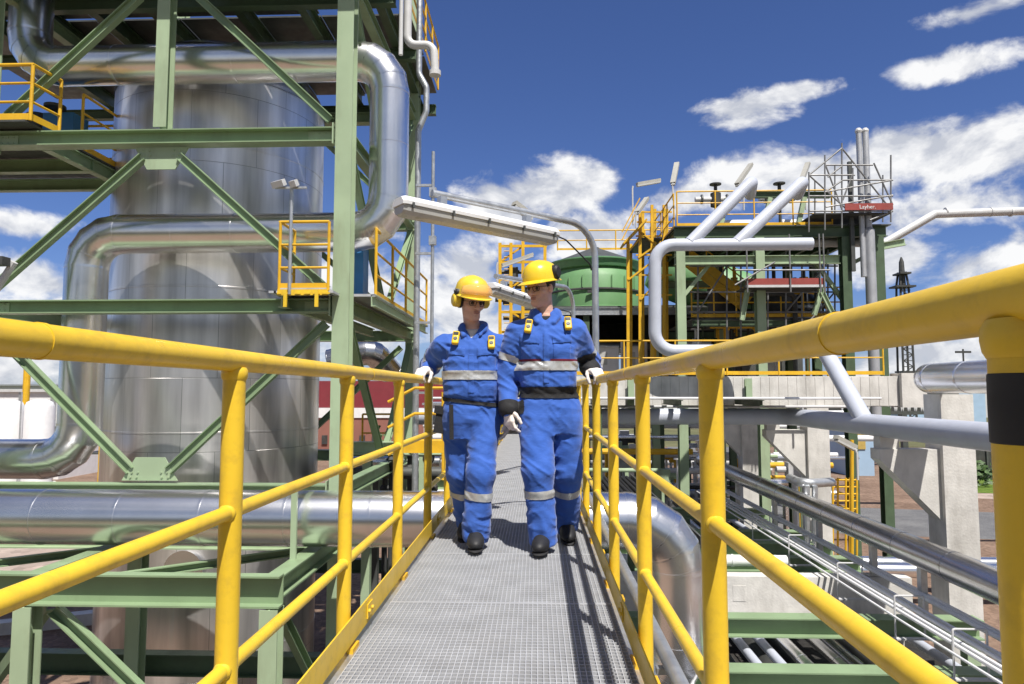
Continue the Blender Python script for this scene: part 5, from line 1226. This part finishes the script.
def slab(src, name, m, parent, p, d, half, off, keep=None, smooth=True):
    """strip of cloth cut out of the garment between two planes, lifted off it"""
    p = V(p); d = V(d).normalized(); bm = bmesh.new(); bm.from_mesh(src.data); bm.normal_update()
    for s_ in (1, -1): bmesh.ops.bisect_plane(bm, geom=bm.verts[:] + bm.edges[:] + bm.faces[:], plane_co=p + d * half * s_, plane_no=d * s_, clear_outer=True)
    if keep: bmesh.ops.delete(bm, geom=[f for f in bm.faces if not keep(f.calc_center_median())], context='FACES')
    bm.normal_update()
    nn = {v: v.normal.copy() for v in bm.verts}
    for v in bm.verts: v.co += nn[v] * off
    me = bpy.data.meshes.new(name); bm.to_mesh(me); bm.free(); me.materials.clear(); me.materials.append(m); me.shade_smooth()
    o = bpy.data.objects.new(name, me); COL.objects.link(o); o.parent = parent
    return o
def patch(src, name, m, parent, x0, x1, z0, z1, tilt, off, thick):
    bm = bmesh.new(); bm.from_mesh(src.data); bm.normal_update(); xc, zc2 = (x0 + x1) / 2, (z0 + z1) / 2
    for co, no in (((x0, 0, 0), (-1, 0, 0)), ((x1, 0, 0), (1, 0, 0)), ((xc, 0, z0), (tilt, 0, -1)), ((xc, 0, z1), (-tilt, 0, 1))):
        bmesh.ops.bisect_plane(bm, geom=bm.verts[:] + bm.edges[:] + bm.faces[:], plane_co=co, plane_no=no, clear_outer=True)
    bm.normal_update(); bmesh.ops.delete(bm, geom=[f for f in bm.faces if f.normal.y > -.15], context='FACES'); bm.normal_update()
    nn = {v: v.normal.copy() for v in bm.verts}
    for v in bm.verts: v.co += nn[v] * (off + thick)
    me = bpy.data.meshes.new(name); bm.to_mesh(me); bm.free(); me.materials.clear(); me.materials.append(m); me.shade_smooth()
    o = bpy.data.objects.new(name, me); COL.objects.link(o); o.parent = parent
    md = o.modifiers.new('t', 'SOLIDIFY'); md.thickness = thick + off; md.offset = -1
    return o
def local(mb, name, m, parent, sharp=30): # MB already in the local space of parent
    loc = parent.location.copy(); parent.location = (0, 0, 0); o = mb.build(name, m, parent, sharp); parent.location = loc; return o

def person(cfg):
    P = thing('person', cfg['label'], 'person', cfg['loc']); P['group'] = 'workers walking on the catwalk'
    del P['group']
    c = cfg; k = c['H'] / 1.78
    shR, shL, elR, elL, wrR, wrL = (np.array(c[q], float) for q in ('shR', 'shL', 'elR', 'elL', 'wrR', 'wrL'))   # R = picture left
    hpR, hpL, knR, knL, anR, anL = (np.array(c[q], float) for q in ('hpR', 'hpL', 'knR', 'knL', 'anR', 'anL'))
    nb = np.array(c['neck'], float); hc = np.array(c['head'], float)
    yaw, pit = c['yaw'], c['pitch']
    Hm = np.array(Matrix.Rotation(yaw, 3, 'Z') @ Matrix.Rotation(pit, 3, 'X'))  # columns: lateral, back, up (face = -y)
    Hd = lambda x, y, z: hc + Hm @ np.array([x, -y, z]) * c['hs']
    # --- body: one continuous mesh
    b = SDF((-.52, -.42, -.02), (.52, .42, 1.9), .0052)
    b.trunk([(z, x, y, rx * .84, ry * .82) for z, x, y, rx, ry in c['trunk']], .03)
    for h_, kn, an in ((hpR, knR, anR), (hpL, knL, anL)):
        b.cone(h_, kn, .078 * k, .055 * k, .03).cone(kn, an, .052 * k, .036 * k, .02)
        b.cone(an, an + np.array([0, -.05, -.03]), .03, .026, .02)
    for s_, e, w_, sg in ((shR, elR, wrR, -1), (shL, elL, wrL, 1)):
        b.cone(s_, e, .05 * k, .04 * k, .03).cone(e, w_, .04 * k, .028 * k, .02)
    for w_, hd in ((wrR, c['handR']), (wrL, c['handL'])): hand_sdf(b, w_, *hd, sc=c['hs'], fat=.62)
    b.cone(Hd(0, -.03, -.05), nb - np.array([0, 0, .04]), .050, .060, .03)
    b.ell(Hd(0, -.02, .03), (.077 * c['hs'], .098 * c['hs'], .09 * c['hs']), Hm, .01)
    b.ell(Hd(0, .018, -.035), (.058 * c['hs'], .074 * c['hs'], .088 * c['hs']), Hm, .03)
    b.cone(Hd(-.012, .068, -.105), Hd(.012, .068, -.105), .021, .021, .03)
    b.cone(Hd(-.036, .01, -.085), Hd(-.012, .06, -.108), .022, .018, .025).cone(Hd(.036, .01, -.085), Hd(.012, .06, -.108), .022, .018, .025)
    b.cone(Hd(-.038, .080, .014), Hd(.038, .080, .014), .013, .013, .012)
    for sx in (-1, 1):
        b.ell(Hd(sx * .032, .096, -.008), (.019, .018, .013), Hm, .008, True)
        b.ell(Hd(sx * .047, .058, -.035), (.02, .02, .018), Hm, .02)
        b.ell(Hd(sx * .077, -.012, -.018), (.009, .02, .032), Hm, .008)
    b.cone(Hd(0, .09, .002), Hd(0, .121, -.040), .009, .0135, .008)
    for sx in (-1, 1): b.ell(Hd(sx * .013, .104, -.043), (.008, .01, .007), Hm, .006)
    b.cone(Hd(-.017, .088, -.066), Hd(.017, .088, -.066), .006, .006, .006).cone(Hd(-.015, .087, -.077), Hd(.015, .087, -.077), .0065, .0065, .005)
    body = b.mesh('body', SKIN, P, 0)
    # --- eyes, brows, hair, glasses
    for sx in (-1, 1):
        local(MB().ball(V(Hd(sx * .032, .083, -.008)), .0115, 12), 'eye', EYE, P)
        e = MB().tube([V(Hd(sx * .016, .089, .017)), V(Hd(sx * .034, .089, .021)), V(Hd(sx * .05, .076, .016))], .0042, 6); local(e, 'eyebrow', HAIR, P)
    local(MB().tube([V(Hd(-.022, .090, -.068)), V(Hd(-.008, .0985, -.066)), V(Hd(.008, .0985, -.066)), V(Hd(.022, .090, -.068))], .0042, 8).tube([V(Hd(-.018, .091, -.076)), V(Hd(0, .098, -.078)), V(Hd(.018, .091, -.076))], .0048, 8), 'lips', LIP, P)
    hs_ = SDF(tuple(hc - .17), tuple(hc + .17), .005)
    hs_.ell(Hd(0, -.026, .028), (.083 * c['hs'], .100 * c['hs'], .096 * c['hs']), Hm, .01)
    hs_.ell(Hd(0, .085, -.03), (.09, .085, .12), Hm, .015, True); hs_.ell(Hd(0, -.02, -.12), (.12, .14, .065), Hm, .01, True)
    hs_.mesh('hair', HAIR, P)
    g = MB()
    for sx in (-1, 1):
        pts = [V(Hd(sx * .012, .101, .004)), V(Hd(sx * .05, .092, .006)), V(Hd(sx * .058, .084, -.006)), V(Hd(sx * .052, .092, -.024)), V(Hd(sx * .02, .102, -.026)), V(Hd(sx * .012, .103, -.012))]
        for i in range(6): g.tube([pts[i], pts[(i + 1) % 6]], .0022, 6)
        g.tube([V(Hd(sx * .056, .088, .002)), V(Hd(sx * .082, .0, .0))], .002, 6)
    g.tube([V(Hd(-.012, .102, .0)), V(Hd(.012, .102, .0))], .002, 6)
    gl = local(g, 'glasses', GLASSM, P)
    # --- boots
    for an, yw, tip in ((anR, c['footR'][0], c['footR'][1]), (anL, c['footL'][0], c['footL'][1])):
        f = np.array([math.sin(yw) * math.cos(tip), -math.cos(yw) * math.cos(tip), -math.sin(tip)]); up = np.array([math.sin(yw) * math.sin(tip), -math.cos(yw) * math.sin(tip), math.cos(tip)])
        sd_ = np.cross(f, up); Mf = np.stack([sd_, f, up], 1)
        s = SDF(an - .26, an + .26, .006)
        s.cone(an + up * .10, an - up * .03, .056, .05, .02).cone(an - up * .045 - f * .03, an - up * .04 + f * .08, .042, .047, .03).cone(an - up * .01 + f * .03, an - up * .045 + f * .12, .048, .040, .03)
        s.ell(an - up * .048 + f * .135, (.050, .075, .042), Mf, .03)
        s.put(lambda x, y, z: ((x - an[0]) * up[0] + (y - an[1]) * up[1] + (z - an[2]) * up[2]) + .075, an - .3, an + .3, .008, True)
        bt = s.mesh('boot', BLACK, P)
        s = SDF(an - .28, an + .28, .006)
        s.ell(an - up * .086 + f * .125, (.052, .092, .016), Mf, .008).rbox(an - up * .086 - f * .015, (.042, .062, .0145), .012, Mf).rbox(an - up * .084 + f * .07, (.040, .08, .011), .009, Mf)
        s.mesh('sole', BLACKF, bt)
    # --- coverall
    o = SDF((-.52, -.45, .02), (.52, .48, 1.72), .0058)
    o.trunk(c['trunk'], .03)
    for h_, kn, an in ((hpR, knR, anR), (hpL, knL, anL)):
        d = nrm(an - kn); hem = an + d * .03
        o.cone(h_, kn, .108 * k, .093 * k, .035).cone(kn, hem, .090 * k, .087 * k, .03)
        o.rbox(hem + d * .085, (.15, .15, .06), .005, np.stack([nrm(np.cross(d, [0, 1, .01])), nrm(np.cross(np.cross(d, [0, 1, .01]), d)), d], 1), .006, True)
        if c.get('kneepad'):
            pass
    for s_, e, w_ in ((shR, elR, wrR), (shL, elL, wrL)):
        o.cone(s_, e, .082 * k, .068 * k, .06).cone(e, w_ + .0 * s_, .068 * k, .052 * k, .02)
    # shoulders towards the neck, collar
    o.cone(shR + [.02, 0, -.01], nb + [-.055, .01, -.035], .066 * k, .05, .05).cone(shL + [-.02, 0, -.01], nb + [.055, .01, -.035], .066 * k, .05, .05)
    colr = []
    for i in range(15):
        th = math.pi * (-.38 + 1.76 * i / 14); q = nb + np.array([math.cos(th) * .078, math.sin(th) * .078 + .012, .022 + .022 * math.sin(th)]); colr.append(q)
    for q0, q1 in zip(colr, colr[1:]): o.cone(q0, q1, .020, .020, .012)
    # lapels
    for sx in (-1, 1):
        o.cone(nb + [sx * .07, -.055, .02], nb + [sx * .018, -.105, -.07], .017, .012, .01).cone(nb + [sx * .085, -.05, .0], nb + [sx * .055, -.108, -.052], .016, .011, .012)
    o.cone(nb + [0, -.02, .09], nb + [0, -.05, -.01], .054, .05, .012, True)
    o.cone(nb + [0, -.09, .01], nb + [0, -.14, -.055 - c['open']], .03, .006, .01, True)
    jts = [(elR, .12, 1.3), (elL, .12, 1.3), (knR, .14, .9), (knL, .14, .9), (anR + [0, 0, .06], .13, 1.3), (anL + [0, 0, .06], .13, 1.3), (shR, .12, .6), (shL, .12, .6),
           (np.array([c['waist'][0], 0, c['waist'][1] + .1]), .2, 1.0), (np.array([c['waist'][0], -.1, c['waist'][1] - .2]), .18, .9), (nb + [-.13, -.1, -.2], .16, .5), (nb + [.13, -.1, -.2], .16, .5), ((shR + elR) / 2, .1, .5), ((shL + elL) / 2, .1, .5), ((knR + anR) / 2, .12, .5), ((knL + anL) / 2, .12, .5)]
    wrinkle(o, jts, .0082, c['seed'])
    # pockets, flaps, plackets as raised cloth on the front
    def raise_(x0, x1, z0, z1, dz, front=-1, tilt=0., xz=0.):
        q = o.sl((x0 - .02, -.4, z0 - .03), (x1 + .02, .02, z1 + .03)); x, y, z = o.grid(q)
        zz = z - tilt * (x - (x0 + x1) / 2)
        e = .008
        m = np.clip((x - x0) / e, 0, 1) * np.clip((x1 - x) / e, 0, 1) * np.clip((zz - z0) / e, 0, 1) * np.clip((z1 - zz) / e, 0, 1) * (y < 0)
        o.F[q] -= (m * dz * (np.abs(o.F[q]) < .06)).astype(np.float32)
    wz = c['waist'][1]; cx = c['waist'][0]; chx = nb[0]
    raise_(chx - .016, chx + .016, wz + .03, nb[2] - .1, .004)
    raise_(chx - .003, chx + .003, wz + .03, nb[2] - .1, -.005)
    for sx in (-1, 1):
        xa = chx + sx * .105
        raise_(xa - .06, xa + .06, c['pocket'] - .03, c['pocket'] + .022, .003, tilt=sx * .12)
        raise_(xa - .055, xa + .055, c['pocket'] - .15, c['pocket'] - .034, .002, tilt=sx * .06)
        raise_(xa - .055, xa + .055, wz + .03, wz + .12, .004)
    raise_(cx - .004, cx + .004, wz - .2, wz - .02, -.005)
    cov = o.mesh('coverall', c['cloth'], P)
    # under shirt
    u = SDF(tuple(nb - .13), tuple(nb + .13), .005); u.cone(nb + [0, -.012, .012], nb + [0, -.03, -.09], .066, .075, .02)
    u.put(lambda x, y, z: (nb[2] + .012 + .5 * (nb[1] - y) * -.6) - z + 0 * x, nb - .2, nb + .2, .006, True) if False else None
    u.put(lambda x, y, z: -(z - (nb[2] + .018 + (y - nb[1]) * .35)) + 0 * x, nb - .2, nb + .2, .006, True)
    u.mesh('undershirt', c['under'], P)
    # chest pocket flaps, knee pockets: cloth patches lifted off the garment
    for sx in (-1, 1):
        xa = chx + sx * .105
        patch(cov, 'pocket_flap', c['cloth'], P, xa - .062, xa + .062, c['pocket'] - .026, c['pocket'] + .026, sx * .10, .002, .005)
        patch(cov, 'chest_pocket', c['cloth'], P, xa - .055, xa + .055, c['pocket'] - .145, c['pocket'] - .02, sx * .05, .001, .002)
    patch(cov, 'placket', c['cloth'], P, chx - .017, chx + .02, c['waist'][1] + .06, nb[2] - .13 - c['open'], 0, .001, .002)
    # reflective tapes
    arm = lambda q, e0, e1, r: (V(q) - V(e0).lerp(V(e1), max(0, min(1, (V(q) - V(e0)).dot(V(e1) - V(e0)) / (V(e1) - V(e0)).length_squared)))).length < r
    isarm = lambda q: any(arm(q, e0, e1, .092) for e0, e1 in ((shR, elR), (elR, wrR), (shL, elL), (elL, wrL)))
    z0 = c['tape']; slab(cov, 'reflective_band', REFL, P, (0, 0, z0), (.0, 0, 1), .03, .0065, lambda q: not isarm(q))
    if c.get('trim'): slab(cov, 'red_trim', mat('dark_red_trim', (.16, .01, .03), .7), P, (0, 0, z0 + .037), (0, 0, 1), .007, .0035, lambda q: not isarm(q) and abs(q.x - chx) > .03)
    for s_, e in ((shR, elR), (shL, elL)):
        t_ = c['armtape']; slab(cov, 'sleeve_band', REFL, P, s_ + (e - s_) * t_, e - s_, .024, .004, lambda q, s_=s_, e=e: arm(q, s_, e, .092))
    for kn, an in ((knR, anR), (knL, anL)):
        slab(cov, 'leg_band', REFL, P, kn + (an - kn) * c['legtape'], an - kn, .026, .004, lambda q, kn=kn, an=an: arm(q, kn, an, .135) )
    # belt
    slab(cov, 'belt', BLACKF, P, (0, 0, wz), (c.get('belttilt', 0), 0, 1), c['beltw'], .007, lambda q: not isarm(q))
    if c.get('cuff'):
        for e, w_ in ((elR, wrR), (elL, wrL)): slab(cov, 'cuff', BLACKF, P, w_ + (w_ - e) / np.linalg.norm(w_ - e) * .008, w_ - e, .046, .005, lambda q, e=e, w_=w_: (q - V(w_)).length < .12)
    # gloves
    for w_, hd, e in ((wrR, c['handR'], elR), (wrL, c['handL'], elL)):
        s = SDF(w_ - .24, w_ + .24, .0042); hand_sdf(s, w_, *hd, sc=c['hs'], fat=1.08)
        dd = nrm(w_ - e); s.cone(w_ - dd * .06, w_ + nrm(hd[0]) * .03, .043, .033, .02)
        s.mesh('glove', GLOVE, P)
    # gas detectors
    co = np.array([v.co for v in cov.data.vertices])
    for x, z, tl in c['det']:
        m_ = (np.abs(co[:, 0] - x) < .025) & (np.abs(co[:, 2] - z) < .03); y = co[m_, 1].min() - .012
        y0 = co[(np.abs(co[:, 0] - x) < .02) & (np.abs(co[:, 2] - z + .035) < .015), 1].min(); y1 = co[(np.abs(co[:, 0] - x) < .02) & (np.abs(co[:, 2] - z - .035) < .015), 1].min()
        Rm = Matrix.Rotation(math.atan2(y1 - y0, .07) * -.8, 3, 'X') @ Matrix.Rotation(tl, 3, 'Y'); c0 = V((x, y, z))
        d_ = SDF(np.array(c0) - .08, np.array(c0) + .08, .003); d_.rbox(c0, (.024, .016, .05), .011, np.array(Rm))
        dm = d_.mesh('gas_detector', DETY, P)
        q = MB().box(c0 + Rm @ V((0, -.0165, .026)), (.034, .004, .022), Rm); local2(q, 'display', BLACK, dm, P)
        q = MB().lathe([(0, .003), (.010, .003), (.011, 0), (.0145, 0), (.0145, -.003)], c0 + Rm @ V((0, -.0165, -.012)), 16, Rm @ Matrix.Rotation(R(90), 3, 'X')); local2(q, 'sensor_port', DARKS, dm, P)
        q = MB().box(c0 + Rm @ V((0, .02, .045)), (.02, .012, .04), Rm); local2(q, 'clip', BLACK, dm, P)
    # helmet
    hm = MB(); n = 56; k_ = c['hs'] * 1.02; rows = []
    prof = [(0.001, .132), (.3, .128), (.55, .119), (.75, .102), (.9, .076), (.98, .04), (1.0, .012), (1.0, 0)]
    def ring(fr, z, ext=0, dz=0.):
        r = []
        for j in range(n):
            th = 2 * math.pi * j / n; ct, st = math.cos(th), math.sin(th)        # th=0 -> front
            brim = ext * (.012 + .045 * max(0, ct) ** 2.2 + .012 * max(0, -ct) ** 3)
            x = st * (.114 * fr + brim * .9); y = ct * (.136 * fr + brim) - .012
            rid = .006 * math.exp(-(st * fr * .108 / .028) ** 2) if z > .03 and ext == 0 else 0
            r.append(V(Hd(x * 1.02, y * 1.02, (z + rid) + .044 - ext * (.006 + .012 * max(0, ct) ** 2) + .03 * 0 + dz)))
        return r
    for fr, z in prof: rows.append(ring(fr, z))
    rows.append(ring(1, -.002, .55)); rows.append(ring(1, -.003, 1.)); rows.append(ring(1, -.008, 1.)); rows.append(ring(1, -.008, .4)); rows.append(ring(.965, -.002, 0))
    for fr, z in reversed(prof[:-1]): rows.append(ring(fr * .965, z - .004 if z > .02 else z))
    for r in rows: hm.v += r
    for i in range(len(rows) - 1):
        for j in range(n): hm.f.append((i * n + j, i * n + (j + 1) % n, (i + 1) * n + (j + 1) % n, (i + 1) * n + j))
    he = local(hm, 'helmet', c['helm'], P, 40)
    # ear protectors / clips on the helmet
    for sx in c['cups']:
        cu = MB(); Rx = Matrix(Hm.tolist()) @ Matrix.Rotation(R(90) * sx, 3, 'Y')
        cu.lathe([(0, .052), (.03, .05), (.04, .04), (.043, .02), (.043, .0)], V(Hd(sx * .088, c['cupy'], c['cupz'])), 24, Rx @ Matrix.Diagonal((1.15, .85, 1)))
        ca = local2(cu, 'ear_cup', c['cupm'], he, P)
        cu = MB().lathe([(.047, .002), (.047, -.016), (.03, -.02), (0, -.02)], V(Hd(sx * .088, c['cupy'], c['cupz'])), 24, Rx @ Matrix.Diagonal((1.15, .85, 1))); local2(cu, 'cushion', BLACK, ca, P) if False else local2(cu, 'ear_cushion', BLACK, he, P)
        if c['cupz'] < .05: cu = MB().tube([V(Hd(sx * .115, c['cupy'], c['cupz'])), V(Hd(sx * .13, c['cupy'] + .01, c['cupz'] + .06)), V(Hd(sx * .114, c['cupy'] + .02, .055))], .008, 8).ball(V(Hd(sx * .112, c['cupy'] + .02, .055)), .022, 10); local2(cu, 'ear_cup_arm', BLACK, he, P)
    if c.get('visor'):
        vz = MB(); rr = []
        for i in range(5):
            row = []
            for j in range(21):
                th = R(-62 + 124 * j / 20); ct, st = math.cos(th), math.sin(th); u_ = i / 4
                fr = 1.22 - .16 * u_ + .05 * math.sin(u_ * math.pi)
                row.append(V(Hd(st * .112 * fr, ct * .146 * fr - .012, .052 + .075 * u_ * (.45 + .55 * max(0, ct)))))
            rr.append(row)
        for r in rr: vz.v += r
        for i in range(4):
            for j in range(20): vz.f.append((i * 21 + j, i * 21 + j + 1, (i + 1) * 21 + j + 1, (i + 1) * 21 + j))
        vo = local2(vz, 'safety_visor', VISOR, he, P); md = vo.modifiers.new('t', 'SOLIDIFY'); md.thickness = .003
        st_ = MB()
        for i in range(24):
            a0, a1 = R(75 + 210 * i / 24), R(75 + 210 * (i + 1) / 24)
            st_.bar(V(Hd(math.sin(a0) * .115, math.cos(a0) * .142 - .012, .07)), V(Hd(math.sin(a1) * .115, math.cos(a1) * .142 - .012, .07)), .003, .016)
        local2(st_, 'strap', LENS, he, P)
    if c.get('pouch'):
        q = c['pouch']; po_ = local(MB().box(V(q), (.07, .09, .17), Matrix.Rotation(.15, 3, 'Y')).box(V(q) + V((-.0, -.005, .07)), (.078, .098, .05), Matrix.Rotation(.15, 3, 'Y')), 'tool_pouch', BLACKF, P)
        x_, z_ = q[0] + .085, q[2] + .02
        y_ = co[(np.abs(co[:, 0] - x_) < .02) & (np.abs(co[:, 2] - z_) < .12), 1].min() - .006
        local(MB().bar((x_, y_, z_ + .09), (x_ + .005, y_, z_ - .14), .028, .004, V((0, 1, 0))), 'strap', BLACKF, P)
    return P
def local2(mb, name, m, parent, P): # child of a part: same local space as the person
    loc = P.location.copy(); P.location = (0, 0, 0); o = mb.build(name, m, parent, 35); P.location = loc; return o

gripR = dict(curls=[(35, 55, 40), (35, 58, 42), (38, 60, 45), (42, 60, 45)], thumb=[(.75, .45, .5), (.6, .1, .8), (.5, -.1, .85)])
gripL = gripR
relax = dict(curls=[(22, 30, 20), (32, 42, 28), (38, 48, 34), (44, 52, 38)], thumb=[(.75, .6, .25), (.85, .25, .4), (.9, .1, .4)])
# right worker
x0 = .07; y0_ = 4.60
RL = lambda X, Y, Z: (X, Y, Z)
person(dict(label='taller worker in blue coveralls and plain yellow helmet, gloved hand on right rail', loc=(x0, y0_, DECK), H=1.82, hs=1.0, seed=1.3,
    shR=(-.195, 0, 1.415), elR=(-.275, .03, 1.145), wrR=(-.262, -.07, .915), shL=(.185, .01, 1.425), elL=(.31, .21, 1.215), wrL=(.295, .09, 1.172),
    handR=((.12, -.3, -1), (.75, .7, 0), (.6, -.9, .2), relax['curls'], relax['thumb']),
    handL=((.35, -.92, -.12), (.12, 0, -1), (-1, -.3, 0), gripL['curls'], gripL['thumb']),
    hpR=(-.085, 0, .92), knR=(-.065, -.15, .515), anR=(-.035, -.12, .108), hpL=(.11, .02, .92), knL=(.13, .03, .50), anL=(.125, .23, .135),
    footR=(-.15, 0.), footL=(.1, .22), neck=(-.012, .005, 1.535), head=(-.045, -.045, 1.728), yaw=-R(38), pitch=R(10),
    trunk=[(.76, .015, .0, .17, .12), (.86, .015, 0, .195, .14), (.95, .01, 0, .185, .135), (1.01, .005, 0, .168, .125), (1.07, 0, 0, .182, .142), (1.18, -.005, 0, .188, .145), (1.30, -.005, 0, .198, .148), (1.39, -.005, 0, .19, .135), (1.45, -.008, .0, .15, .11), (1.50, -.012, .005, .095, .085), (1.53, -.012, .005, .07, .07)],
    waist=(.005, 1.02), beltw=.038, tape=1.195, armtape=.6, legtape=.34, pocket=1.37, open=.0, trim=True, cuff=True,
    det=[(-.125, 1.455, .15), (.135, 1.475, -.05)], cloth=CLOTH, under=mat('dark_undershirt', (.015, .016, .02), .9), helm=HELM, cups=(1,), cupy=-.035, cupz=.085, cupm=BLACK))
# left worker
x0 = -.44; y0_ = 4.68
person(dict(label='shorter worker in blue coveralls, orange visor on his yellow helmet, holding left rail', loc=(x0, y0_, DECK), H=1.74, hs=.98, seed=7.7,
    shR=(-.205, .0, 1.335), elR=(-.335, .23, 1.205), wrR=(-.318, .07, 1.178), shL=(.19, .02, 1.335), elL=(.25, .10, 1.08), wrL=(.235, .0, .85),
    handR=((-.3, -.92, -.12), (-.1, 0, -1), (1, -.3, 0), gripR['curls'], gripR['thumb']),
    handL=((-.05, -.25, -1), (-1, -.1, .1), (-.1, -1, .2), relax['curls'], relax['thumb']),
    hpR=(-.10, .02, .87), knR=(-.085, .03, .475), anR=(-.05, .22, .13), hpL=(.085, 0, .87), knL=(.07, -.15, .485), anL=(.035, -.13, .108),
    footR=(-.1, .22), footL=(.08, 0.), neck=(.0, .005, 1.455), head=(-.005, -.045, 1.645), yaw=R(30), pitch=R(12),
    trunk=[(.72, -.005, 0, .165, .125), (.82, -.005, 0, .19, .145), (.90, -.005, 0, .185, .14), (.955, -.005, 0, .176, .135), (1.0, 0, 0, .19, .155), (1.10, 0, 0, .195, .16), (1.22, 0, 0, .195, .152), (1.31, 0, 0, .19, .135), (1.37, 0, 0, .15, .11), (1.42, .003, .005, .095, .085), (1.45, .005, .005, .07, .07)],
    waist=(-.005, .955), beltw=.014, belttilt=.12, tape=1.135, armtape=.58, legtape=.36, pocket=1.295, open=.05,
    det=[(-.105, 1.385, .08), (.135, 1.355, -.03)], cloth=CLOTH2, under=UNDER, helm=HELM2, cups=(-1, 1), cupy=-.02, cupz=-.0, cupm=HELM2, visor=True, pouch=(-.215, -.02, .83)))
